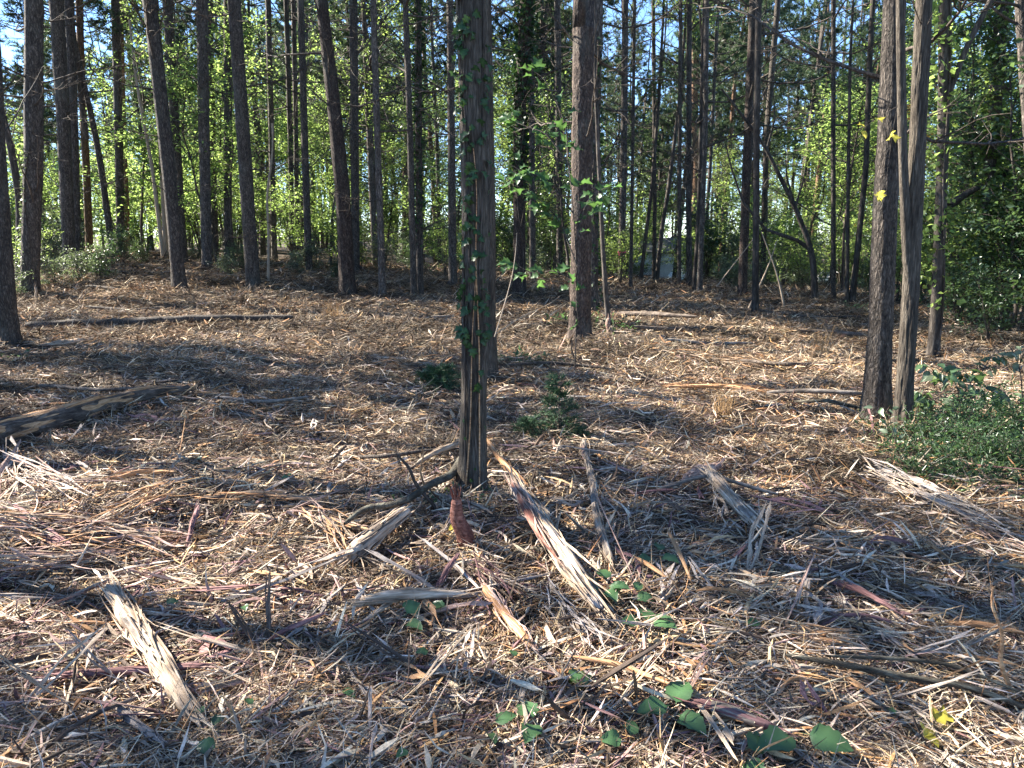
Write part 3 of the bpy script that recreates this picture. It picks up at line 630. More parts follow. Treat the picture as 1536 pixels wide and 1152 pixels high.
LANDU = [(-400, 'the left picture edge'), (45, 'the ivy sided pine'), (104, 'the brush pile pines'), (181, 'the straight dark pine'), (258, 'the lone leaning pine'), (308, 'the pine with the widened foot'), (366, 'the stout leaning pine'), (458, 'the slim dark pine'), (514, 'the curved red brown pine'), (570, 'the lone slender pine'), (622, 'the close dark pair'), (712, 'the big cedar'), (785, 'the ivy smothered trunk'), (873, 'the straight reddish pine'), (936, 'the ribbon pine'), (1034, 'the pine by the car'), (1122, 'the sunlit grey pine'), (1205, 'the crooked black tree'), (1322, 'the big plated pine'), (1376, 'the forked grey cedar'), (1412, 'the dark forked tree'), (1480, 'the vine hung tree')]
ORD = ['first', 'second', 'third', 'fourth', 'fifth', 'sixth', 'seventh', 'eighth', 'ninth', 'tenth', 'eleventh', 'twelfth', 'thirteenth', 'fourteenth', 'fifteenth', 'sixteenth', 'seventeenth', 'eighteenth', 'nineteenth', 'twentieth', 'twenty-first', 'twenty-second', 'twenty-third', 'twenty-fourth', 'twenty-fifth', 'twenty-sixth', 'twenty-seventh', 'twenty-eighth', 'twenty-ninth', 'thirtieth']
cnt = {}
for o, ph in sorted(FILL, key=lambda f: f[0].location.x / f[0].location.y):
    u = 768 + F_PX * o.location.x / o.location.y / 1.0; lm = [l for uu, l in LANDU if uu <= u][-1]; k = cnt[(ph, lm)] = cnt.get((ph, lm), -1) + 1
    o['label'] = ('%s %s right of %s' % (ORD[min(k, 29)], ph, lm)).replace('right of the left picture edge', 'from the left picture edge')
# unseen pines added left of the frame, placed for the shade they cast
SHADE = [(2.7, 13.0, 0.75), (5.85, 14.0, 0.75), (4.1, 19.0, 0.75), (0.95, 15.5, 0.45), (7.6, 16.0, 0.75), (6.9, 20.0, 0.6), (2.0, 10.0, 0.45), (3.4, 9.0, 0.45), (5.85, 23.0, 0.45)]      # (distance across the sun's direction, distance towards the sun, crown size)
SHADE += [(.1, 14.6, .62), (-.8, 13.2, .6), (1.15, 17.6, .5), (5.0, 16.4, .6), (6.7, 17.3, .62), (4.9, 11.9, .6), (1.5, 12.6, .5), (-.6, 18, .6), (-2.4, 16, .65), (-4.2, 19, .6), (9.0, 24, .6), (.8, 27, .6), (4.6, 30, .6)]
for w_, s_, c_ in SHADE:
    x, y = w_ * .407 - s_ * .914, w_ * .914 + s_ * .407
    place_pine(x, y, 'unseen pine added beyond the left edge of the picture to shade the clearing', 'unseen shade pines added beyond the left edge', rg, cs=c_, zc=8.)
n = 0
while n < 8:
    x = rg.uniform(3, 16); y = rg.uniform(-6, 14)
    if x < .72 * max(y, 0) + 1.2 or not clear_of(x, y, 2.2): continue
    place_pine(x, y, 'tall pine standing beyond the right edge of the picture', 'pines beyond the right edge', rg); XY = np.vstack([XY, [x, y]]); n += 1
# low far wood closing the horizon
rf = np.random.default_rng(31); C = []
for k in range(420):
    a = rf.uniform(-.95, .95); d = rf.uniform(60, 95); x, y = d * math.sin(a), d * math.cos(a); h = rf.uniform(2, 7); r = rf.uniform(1.2, 2.4)
    q = rf.normal(0, 1, (130, 3)); q = norm(q) * rf.uniform(.5, 1, (130, 1)) * [r, r, h * .5]; C.append(q + [x, y, float(terr(x, y)) + h * .45])
C = np.concatenate(C); V, T, tint = leaf_cloud(rf, C, .32); link('far_woodland', mesh_np('far_woodland', V, None, T, M['leaf_g'], tint=tint), kind='stuff')

# ------------------------------------------------------------------ thickets, brush and climbing plants
def bush_at(u, v, kind, s, label, D=None, sz=None, idx=0, name='bush', group=None):
    if D: p = at_y(u, v, D); p[2] = terr(p[0], p[1])
    else: p = on_ground(u, v)
    return place_leafy(name, BUSH[kind][idx % 3], p[0], p[1], s, label, 'bush', group, rb, sz)
rb = np.random.default_rng(41)
# grey green brush pile on the left
for q, (u, v, D, k, s, L) in enumerate([
    (84, 436, 18, 's', .55, 'pale leafy brush right at the foot of the ivy sided pine'), (120, 425, 19, 's', .7, 'tallest grey green brush in front of the two close dark pines'),
    (150, 420, 19.5, 'd', .6, 'dark leafy part of the brush pile between pines'), (185, 408, 22, 'd', .7, 'dark low bush round the foot of the straight dark pine'),
    (215, 405, 23, 'd', .5, 'low dark bush reaching right of the straight dark pine'), (60, 430, 18.5, 'g', .6, 'green bush behind the ivy sided pine'),
    (18, 440, 16.5, 's', .55, 'pale brush between the two leftmost pines'), (240, 375, 29, 'y', 1.35, 'bright yellow green bush behind the bare pale poles'),
    (345, 412, 20.5, 's', .5, 'low grey green brush left of the stout leaning pine'), (362, 408, 21.5, 'd', .5, 'low dark brush behind the stout leaning pine'),
    (295, 402, 24, 's', .5, 'small pale brush by the widened foot of the dark pine'), (505, 425, 20.5, 'd', .45, 'low brush left of the thick curved pine'),
    (445, 415, 21.5, 's', .5, 'low pale brush between slim dark pines'), (60, 400, 24, 'y', 1.2, 'yellow green bush filling the gap behind the ivy sided pine')]):
    bush_at(u, v, k, s, L, D, idx=q)
# thicket on the right
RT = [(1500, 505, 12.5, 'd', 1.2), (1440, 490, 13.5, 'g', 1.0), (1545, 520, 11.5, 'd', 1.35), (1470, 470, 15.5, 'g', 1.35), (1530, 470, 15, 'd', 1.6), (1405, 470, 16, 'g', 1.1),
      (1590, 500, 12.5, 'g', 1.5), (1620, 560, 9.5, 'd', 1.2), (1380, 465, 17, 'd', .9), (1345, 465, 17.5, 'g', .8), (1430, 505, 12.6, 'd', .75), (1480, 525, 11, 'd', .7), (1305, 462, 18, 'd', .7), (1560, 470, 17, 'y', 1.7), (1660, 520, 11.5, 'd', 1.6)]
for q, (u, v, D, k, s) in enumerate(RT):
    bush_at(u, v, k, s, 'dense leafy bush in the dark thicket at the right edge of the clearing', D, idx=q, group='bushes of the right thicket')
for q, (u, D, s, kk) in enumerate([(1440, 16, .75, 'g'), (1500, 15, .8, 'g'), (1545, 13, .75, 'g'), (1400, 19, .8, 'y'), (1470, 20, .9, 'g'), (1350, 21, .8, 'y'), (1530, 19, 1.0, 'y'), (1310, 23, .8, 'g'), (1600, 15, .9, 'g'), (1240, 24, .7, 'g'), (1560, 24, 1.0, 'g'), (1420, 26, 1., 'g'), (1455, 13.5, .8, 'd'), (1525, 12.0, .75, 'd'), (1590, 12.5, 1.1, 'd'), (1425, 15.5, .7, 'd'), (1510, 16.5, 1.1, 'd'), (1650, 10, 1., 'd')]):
    p = at_y(u, 470, D); place_leafy('young_tree', YOUNG[kk][q % len(YOUNG[kk])], p[0], p[1], s, 'young leafy tree hemmed in by the thicket on the right', 'tree', 'young trees of the right thicket', rb, None, 'trunk', 'crown')

BUSH['w'] = [leafy(380 + k, .75, .5, 40, 850, .052, M['weed'], .006, 7, .08, .4) for k in range(3)]
for q, (u, v, s) in enumerate([(1400, 672, .42), (1445, 668, .5), (1490, 664, .55), (1530, 675, .6), (1460, 695, .42), (1510, 705, .42), (1570, 690, .8)]):
    p = on_ground(u, v); place_leafy('low_bush', BUSH['w'][q % 3], p[0], p[1], s, 'bush', 'bush', 'low bushes beside the forked cedar', rb)
# low green plants under the forked cedar, and other plants growing out of the mulch
def weed_mesh(seed, n, r, h, size, mat, asp=.3):
    rng = np.random.default_rng(seed); br = []; C = []; Fw = []
    for k in range(n):
        a = rng.uniform(0, 6.28); q = r * math.sqrt(rng.uniform()); p = np.array([math.cos(a) * q, math.sin(a) * q, -.02]); d = norm(np.array([rng.normal(0, .6), rng.normal(0, .6), 1.])); L = h * rng.uniform(.4, 1.1)
        t = np.linspace(0, 1, 5)[:, None]; P = p + d * L * t + np.array([d[0], d[1], -.5]) * L * .35 * t ** 2
        br.append(tube(P, np.linspace(.004, .0015, 5), 3))
        for w in np.linspace(.25, 1, 7): C.append([np.interp(w, t[:, 0], P[:, c]) for c in range(3)]); Fw.append(norm(rng.normal(0, .8, 3) + d * .3))
    V, T, ti = leaf_cloud(rng, np.array(C), size, np.array(Fw), .2, asp); bv, bq = merge(br)
    return mesh_np('foliage', V, None, T, mat, tint=ti), mesh_np('stem', bv, bq, None, M['creeper'])
WEED = [weed_mesh(500 + k, 120, .40, .34, .048, M['weed'] if k % 2 else M['leaf_d'], .26) for k in range(4)]
SPRIG = [weed_mesh(520 + k, 14, .14, .2, .06, M['creeper'], .35) for k in range(3)]
def weed_at(u, v, var, s, label, name='ground_plant', group=None):
    p = on_ground(u, v); place_leafy(name, var, p[0], p[1], s, label, 'plant', group, rb)
for q, (u, v, s) in enumerate([(1390, 668, 1.0), (1440, 680, 1.1), (1490, 690, 1.0), (1415, 700, .9), (1465, 715, .9), (1370, 690, .7), (1515, 700, .9), (1345, 665, .6), (1450, 650, 1.1), (1500, 655, 1.1), (1540, 680, 1.)]):
    weed_at(u, v, WEED[q % 4 if q % 3 else 1], s, 'fine leaved green plant in the patch below the large leaved branch on the right', group='plants in the green patch on the right')
for u, v, s, L in [(700, 745, .8, 'thin green sprig at the foot of the big ivy clad cedar'), (650, 750, .7, 'green sprig left of the cedar foot among twigs'), (600, 755, .6, 'low green sprig by the dark curved branch'),
                   (770, 545, 1.5, 'pale green weed in the sunny patch right of the cedars'), (810, 550, 1.4, 'sunlit weed in front of the straight reddish based pine'), (930, 500, 1.6, 'green weed between straight pine and torn sapling'),
                   (850, 485, 2.0, 'dark weed left of the straight reddish based pine'), (905, 490, 1.8, 'dark weed right behind the straight reddish based pine'), (15, 545, 1.2, 'yellowish weed under the pine cut by the left edge'),
                   (1290, 470, 1.8, 'bright green weed behind the big plated pine'), (560, 740, .35, 'small green sprig left of the cedar among shreds')]:
    weed_at(u, v, SPRIG[int(u) % 3], s, L)

# cedar seedlings (feathery dark green)
def cedar_sprays(seed, n, h, r):
    rng = np.random.default_rng(seed); C, D, br = [], [], []
    for k in range(n):
        z = h * rng.uniform(.03, .95); a = rng.uniform(0, 6.28); L = r * (1.15 - .75 * z / h) * rng.uniform(.6, 1.1); d = norm(np.array([math.cos(a), math.sin(a), rng.uniform(.1, .7)]))
        P = np.array([0, 0, z]) + d * L * np.linspace(0, 1, 5)[:, None] + np.array([0, 0, -.25 * L]) * (np.linspace(0, 1, 5) ** 2)[:, None]; br.append(tube(P, np.linspace(.004, .0015, 5), 3))
        for q in range(26):
            w = rng.uniform(.1, 1); p = np.array([np.interp(w, np.linspace(0, 1, 5), P[:, c]) for c in range(3)]); dd = norm(d + rng.normal(0, .65, 3) + [0, 0, .2]); C.append(p + dd * .02); D.append(dd)
    C = np.array(C); D = np.array(D); m = len(C); V, Q, _ = prisms(rng, C, D, rng.uniform(.03, .075, m), np.full(m, .007), np.full(m, .005), None, 3, (.7, 1, .3), .1)
    br.append(tube(np.array([[0, 0, -.03], [0, 0, h * .5], [.02, 0, h]]), [.007, .005, .002], 5)); bv, bq = merge(br)
    return mesh_np('foliage', V, Q, None, M['cedar_f'], tint=np.repeat(np.clip(rng.normal(.5, .25, m), 0, 1), 9)), mesh_np('stem', bv, bq, None, M['branch'])
CS = [cedar_sprays(600, 64, .52, .24), cedar_sprays(601, 50, .24, .26)]
for u, v, q, s, L in [(838, 655, 0, 1.0, 'tallest feathery cedar seedling, dark green, right of the big cedar'), (795, 655, 1, .75, 'low cedar seedling leaning out left of the tallest one'), (868, 662, 1, .55, 'small cedar seedling at the upper end of the grey pole'),
                      (662, 585, 1, 1.15, 'dark cedar sprig spread low just left of the cedar trunks'), (638, 578, 1, .7, 'small dark cedar sprig farthest left of the cedar trunks')]:
    p = on_ground(u, v); place_leafy('cedar_seedling', CS[q], p[0], p[1], s, L, 'seedling', 'cedar seedlings in the mulch', rb)

# dry grass tufts
def tuft(seed, n, h):
    rng = np.random.default_rng(seed); a = rng.uniform(0, 6.28, n); q = .09 * np.sqrt(rng.uniform(0, 1, n)); d = norm(np.stack([rng.normal(0, .28, n), rng.normal(0, .28, n), np.ones(n)], -1)); L = h * rng.uniform(.4, 1.1, n)
    C = np.stack([np.cos(a) * q, np.sin(a) * q, np.zeros(n)], -1) + d * (L / 2 - .02)[:, None]
    V, Q, _ = prisms(rng, C, d, L, np.full(n, .007), np.full(n, .003), None, 3, (1, .8, .2), .12); return mesh_np('dry_grass_tuft', V, Q, None, M['straw'])
for q, (u, v, s, L) in enumerate([(499, 482, 1.1, 'straw coloured grass tuft in front of the thick curved pine'), (1231, 540, 1.15, 'tall straw coloured grass tuft left of the big plated pine'), (1086, 628, .9, 'straw coloured grass tuft in the open right of the cedar seedlings'), (465, 525, .5, 'tiny grass tuft in the shade band left of the cedar'), (352, 600, .4, 'smallest dry grass tuft beyond the dark split log')]):
    p = on_ground(u, v); o = link('dry_grass_tuft', tuft(700 + q, 70, .4)); o.location = p; o.scale = (s, s, s); tag(o, L, 'grass tuft', 'dry grass tufts')

# ivy on the big cedar: every leaf its own piece
LM = {'ivy': [leaf_mesh('leaf', M['ivy'], True), leaf_mesh('leaf', M['ivy'], True, .7)], 'maple': [leaf_mesh('leaf', M['maple'], True)], 'oval': [leaf_mesh('leaf', M['leaf_d'], False, .58), leaf_mesh('leaf', M['leaf_s'], False, .55)],
      'creeper': [leaf_mesh('leaf', M['creeper'], False, .8, 1), leaf_mesh('leaf', M['creeper'], False, .7, 1)], 'yellow': [leaf_mesh('leaf', M['yellow'], True), leaf_mesh('leaf', M['yellow'], False, .8)]}
CI = [i for i, t in enumerate(TRACED) if t['L'].startswith('big cedar')][0]
root, base, P, rad, _, _ = TREES[CI]; Pa = np.array(P)
def on_trunk(z, a, off=0.):
    r = np.interp(z, Pa[:, 2], rad) * (1 + .32 * math.exp(-max(z, 0) / .22)) + off
    return np.array([np.interp(z, Pa[:, 2], Pa[:, 0]) + r * math.cos(a), np.interp(z, Pa[:, 2], Pa[:, 1]) + r * math.sin(a), z]), np.array([math.cos(a), math.sin(a), 0])
iv = thing('ivy_vine', base, 'green ivy climbing the front of the big cedar trunk', 'ivy')
ri = np.random.default_rng(51)
for vv, (z0, z1, a0, w1) in enumerate([(-.02, 3.4, -1.2, .5), (.0, 3.3, -1.9, -.3), (.0, 2.0, -1.0, -.6), (.02, 1.3, -1.9, .7), (.9, 3.4, -2.25, .4)]):
    zz = np.linspace(z0, z1, 60); aa = a0 + w1 * (zz - z0) / 2 + .35 * noise3(zz * 2.2, vv * 7.3, 0, 60)
    Pv = np.array([on_trunk(z, a, .007)[0] for z, a in zip(zz, aa)]); Vt, Qt = tube(Pv, np.linspace(.0055, .0025, 60), 5); link('stem', mesh_np('stem', Vt, Qt, None, M['w_tan'] if vv in (2, 3) else M['branch']), iv)
    if vv in (2, 3): nl = 6
    else: nl = 80
    for q in range(nl):
        z = z1 - (z1 - z0) * .97 * ri.uniform(0, 1) ** 1.25
        if z < .9 and ri.uniform() < .6: continue
        a = np.interp(z, zz, aa) + ri.normal(0, .35); p, nrm = on_trunk(z, a, ri.uniform(.012, .035))
        dd = np.array([-math.sin(a) * ri.normal(0, .8), math.cos(a) * ri.normal(0, .8), -.7 + ri.normal(0, .4)])
        link('leaf', LM['ivy'][ri.integers(2)], iv, frame(dd, nrm + ri.normal(0, .4, 3) + [0, 0, .3], p, ri.uniform(.03, .06) if z > .6 else ri.uniform(.015, .03)))
# ivy on farther trunks
def ivy_far(ti, z0, z1, n, th, size, label, mat='ivy', side=None):
    root, base, P, rad, _, _ = TREES[ti]; Pq = np.array(P); z = z0 + (z1 - z0) * ri.uniform(0, 1, n) ** .8; a = ri.uniform(0, 6.28, n) if side is None else ri.normal(side, .6, n)
    r = np.interp(z, Pq[:, 2], rad) + th * ri.uniform(0, 1, n) ** 2 * (.4 + .6 * (noise3(z * 1.6, a, 0, 5) > -.2))
    C = np.stack([np.interp(z, Pq[:, 2], Pq[:, 0]) + r * np.cos(a), np.interp(z, Pq[:, 2], Pq[:, 1]) + r * np.sin(a), z], -1)
    V, T, ti_ = leaf_cloud(ri, C, size, np.stack([np.cos(a), np.sin(a), 0 * a], -1) * .6, .6, .8)
    t = thing('ivy_vine', base, label, 'ivy'); link('foliage', mesh_np('foliage', V, None, T, M[mat], tint=ti_), t)
    zz = np.linspace(0, z1, 40); ang = -1.4 + .5 * np.sin(zz * 2); rr = np.interp(zz, Pq[:, 2], rad) + .01
    Vt, Qt = tube(np.stack([np.interp(zz, Pq[:, 2], Pq[:, 0]) + rr * np.cos(ang), np.interp(zz, Pq[:, 2], Pq[:, 1]) + rr * np.sin(ang), zz], -1), .012, 5); link('stem', mesh_np('stem', Vt, Qt, None, M['branch']), t)
find = lambda s: [i for i, t in enumerate(TRACED) if s in t['L']][0]
ivy_far(find('smothered in ivy'), 2.2, 9, 3800, .24, .09, 'thick dark ivy smothering the red brown trunk right of the cedar')
ivy_far(find('ivy darkened right stem'), 1.2, 8, 1800, .10, .075, 'dark ivy wrapped round the right stem of the close pair')
ivy_far(find('thick pine with pale ivy'), .05, 3.2, 420, .08, .065, 'pale sunlit ivy on the left side of the thick pine', 'leaf_s', 3.0)
ivy_far(find('vine hung tree leaning'), .3, 9, 3600, .5, .10, 'heavy curtain of vine leaves on the leaning tree in the thicket', 'leaf_g')
ivy_far(find('grey pine hidden'), .0, 5, 700, .12, .08, 'ivy on the grey pine behind the straight reddish based pine')
ivy_far(find('dark forked tree'), .6, 7, 900, .25, .085, 'loose vine with yellowish leaves on the dark forked tree', 'leaf_y')
ivy_far(find('straight dark pine beside'), .0, 2.2, 260, .1, .08, 'ivy round the foot of the straight dark pine')

# maple like branch hanging between the cedar and the straight pine
def spray(name, label, cat, base, ends, stem_r, n, size, leaves, rng, droop=-.5, stem_mat='branch', side=.06):
    t = thing(name, base, label, cat)
    for pts, nl in ends:
        pts = np.array(pts) - base; tt = np.linspace(0, len(pts) - 1, 24); PP = np.stack([np.interp(tt, np.arange(len(pts)), pts[:, c]) for c in range(3)], -1); kk = np.ones(5) / 5
        for c in range(3): PP[2:-2, c] = np.convolve(PP[:, c], kk, 'valid')
        Vt, Qt = tube(PP, np.linspace(stem_r, stem_r * .25, 24), 5); link('stem', mesh_np('stem', Vt, Qt, None, M[stem_mat]), t)
        for q in range(nl):
            w = rng.uniform(3, 23); p = np.array([np.interp(w, np.arange(24), PP[:, c]) for c in range(3)]); d = PP[min(int(w) + 1, 23)] - PP[int(w)]
            dd = norm(norm(d) * .4 + rng.normal(0, .7, 3) * [1, .8, .5] + [0, 0, droop * .6]); off = dd * side * rng.uniform(.1, 1)
            link('leaf', leaves[rng.integers(len(leaves))], t, frame(dd, (rng.normal(0, .6), rng.normal(-.5, .5), 1), p + off, size * rng.uniform(.65, 1.25)))
    return t
Dm = 9.3; b0 = at_y(890, 330, Dm)
A = lambda *uv, D=Dm: [at_y(u, v, D + .12 * k) for k, (u, v) in enumerate(uv)]
sap_base = on_ground(862, 560); q0 = at_y(868, 420, sap_base[1]); Dm = sap_base[1]
spray('maple_sapling', 'thin maple sapling with broad green leaves hanging before the straight pine', 'sapling', sap_base,
      [([sap_base] + A((866, 440), (862, 330), (850, 220), (835, 150), D=Dm), 14), (A((866, 400), (840, 330), (800, 290), (765, 275), D=Dm), 20), (A((864, 360), (880, 300), (910, 280), (935, 285), D=Dm), 16),
       (A((860, 320), (820, 265), (790, 262), (755, 240), D=Dm), 18), (A((855, 250), (820, 200), (790, 190), (765, 180), D=Dm), 18), (A((862, 420), (830, 405), (800, 412), (745, 380), D=Dm), 14), (A((852, 235), (850, 190), (820, 120), (790, 100), D=Dm), 10)],
      .009, 0, .135, LM['maple'], ri, -.35, side=.14)
# big leaved branch at the right
pb = on_ground(1425, 640); Dp = pb[1]
B = lambda *uv: [at_y(u, v, Dp + .06 * k) for k, (u, v) in enumerate(uv)]
spray('privet_shrub', 'large leaved shrub branch arching over the green patch on the right', 'shrub', pb,
      [([pb] + B((1440, 590), (1425, 560), (1385, 545)), 32), (B((1440, 600), (1460, 570), (1440, 550), (1410, 560)), 30), (B((1440, 610), (1480, 580), (1500, 590), (1520, 625)), 30), (B((1435, 620), (1400, 600), (1380, 585), (1375, 600)), 28), (B((1445, 600), (1475, 555), (1490, 530), (1505, 540)), 20), (B((1432, 620), (1440, 600), (1455, 590), (1470, 610)), 26)],
      .006, 0, .098, LM['oval'][:1] * 2 + LM['oval'][1:], ri, -.7)
pb2 = on_ground(1535, 640)
spray('sunlit_shrub', 'sunlit shrub branch with pale leaves at the right edge of the picture', 'shrub', pb2,
      [([pb2] + [at_y(u, v, pb2[1]) for u, v in [(1532, 560), (1520, 525), (1488, 495)]], 14), ([at_y(u, v, pb2[1]) for u, v in [(1530, 545), (1540, 520), (1550, 505)]], 9)], .006, 0, .09, LM['oval'][1:], ri, -.5)
pb3 = on_ground(1335, 690)
spray('leafy_shoot', 'short leafy shoot before the foot of the forked cedar', 'shoot', pb3, [([pb3] + [at_y(u, v, pb3[1]) for u, v in [(1340, 660), (1335, 640)]], 5), ([at_y(u, v, pb3[1]) for u, v in [(1345, 665), (1330, 612), (1312, 610)]], 4), ([at_y(u, v, pb3[1]) for u, v in [(1338, 680), (1318, 688), (1295, 690)]], 5)], .004, 0, .075, LM['oval'], ri, -.3)
# yellow leaves hanging from a twig before the big plated pine
pt = at_y(1335, 215, 5.6)
link_t = spray('yellow_leaf_twig', 'thin twig with a few yellow autumn leaves hanging before the big plated pine', 'twig', pt, [([at_y(u, v, 5.6) for u, v in [(1352, 130), (1340, 190), (1328, 280), (1312, 292)]], 4), ([at_y(u, v, 5.6) for u, v in [(1345, 160), (1320, 175), (1290, 195), (1280, 200)]], 3)], .002, 0, .07, LM['yellow'], ri, -.4, 'branch', .02)

# three leaved creeper sprigs and single leaves on the mulch
def ground_leaves(u, v, n, size, label, kind='creeper', name='creeper_sprig', cat='plant'):
    p = on_ground(u, v); t = thing(name, p, label, cat); a0 = ri.uniform(0, 6.28)
    for q in range(n):
        a = a0 + q * 2 * math.pi / max(n, 3) + ri.normal(0, .25); d = (math.cos(a), math.sin(a), ri.uniform(-.05, .25)); h = .065 + .012 * q
        link('leaf', LM[kind][ri.integers(len(LM[kind]))], t, frame(d, (ri.normal(0, .3), -.35 + ri.normal(0, .3), 1), (math.cos(a) * .03, math.sin(a) * .03, h), size * ri.uniform(.8, 1.15)))
    if n > 1:
        Vt, Qt = tube(np.array([[.02, .03, -.03], [0.005, .01, .02], [0, 0, .055]]), [.0025, .002, .0015], 4); link('stem', mesh_np('stem', Vt, Qt, None, M['creeper']), t)
for u, v, n, s, L in [(606, 952, 2, .085, 'dull green leaf pair left of the bright leaf in the centre foreground'), (632, 938, 1, .10, 'brightest green leaf lying by the pale board'), (672, 940, 1, .07, 'round green leaf at the right end of the pale board'),
                      (908, 905, 4, .09, 'dark green leaf cluster at the foot of the splintered trunk'), (945, 912, 3, .075, 'toothed leaf spray beside the dark leaf cluster'), (968, 958, 3, .09, 'pale three leaved sprig right of the dark leaf cluster'),
                      (985, 855, 3, .09, 'blue green sprig beside the orange splinters'), (852, 1050, 1, .08, 'small dark leaf nearest the long thin sticks'), (886, 1062, 1, .10, 'dark oval leaf under the long thin sticks'), (1010, 1092, 3, .11, 'large three leaved sprig at the bottom of the picture'),
                      (806, 1112, 2, .10, 'blue green leaf pair at the bottom centre'), (1196, 1130, 2, .12, 'large ribbed leaf at the bottom right'), (880, 1028, 1, .08, 'pale yellow green leaf below the splintered trunk'), (304, 1110, 2, .07, 'small green leaves at the foot of the pale peeled log'),
                      (370, 1092, 1, .05, 'tiny green leaf right of the peeled log foot'), (768, 1015, 1, .055, 'tiny yellow green leaf under the pink tipped strip'), (1108, 955, 1, .05, 'tiny dark leaf in the shade at right centre'), (1322, 1080, 1, .045, 'tiny bright leaf near the yellow leaf'),
                      (240, 925, 1, .06, 'tiny pale leaf above the peeled log'), (368, 925, 1, .05, 'tiny green leaf right of the peeled log top'), (730, 1120, 2, .07, 'dark sprig at the bottom just left of centre'), (508, 1055, 1, .05, 'tiny dark leaf in the left foreground'), (340, 1150, 1, .06, 'leaf cut by the bottom edge at left'), (1110, 1160, 2, .09, 'dark leaves at the bottom edge right of centre'), (945, 1140, 2, .07, 'green leaves at the bottom edge'),
                      (620, 1145, 1, .05, 'tiny leaf at the bottom edge left of centre'), (440, 730, 2, .05, 'small leaf pair on the rough mulch at left'), (305, 705, 1, .05, 'tiny leaf under the dark split log'), (655, 1000, 1, .05, 'tiny leaf below the pale board')]:
    ground_leaves(u, v, n, s, L)
ground_leaves(1386, 1108, 2, .085, 'bright yellow fallen leaf at the bottom right', 'yellow', 'fallen_leaf', 'leaf')
ground_leaves(690, 805, 1, .05, 'small yellow fallen leaf by the torn red stub', 'yellow', 'fallen_leaf', 'leaf')
ground_leaves(1375, 1120, 1, .05, 'small yellow leaf tucked under the bright yellow one', 'yellow', 'fallen_leaf', 'leaf')

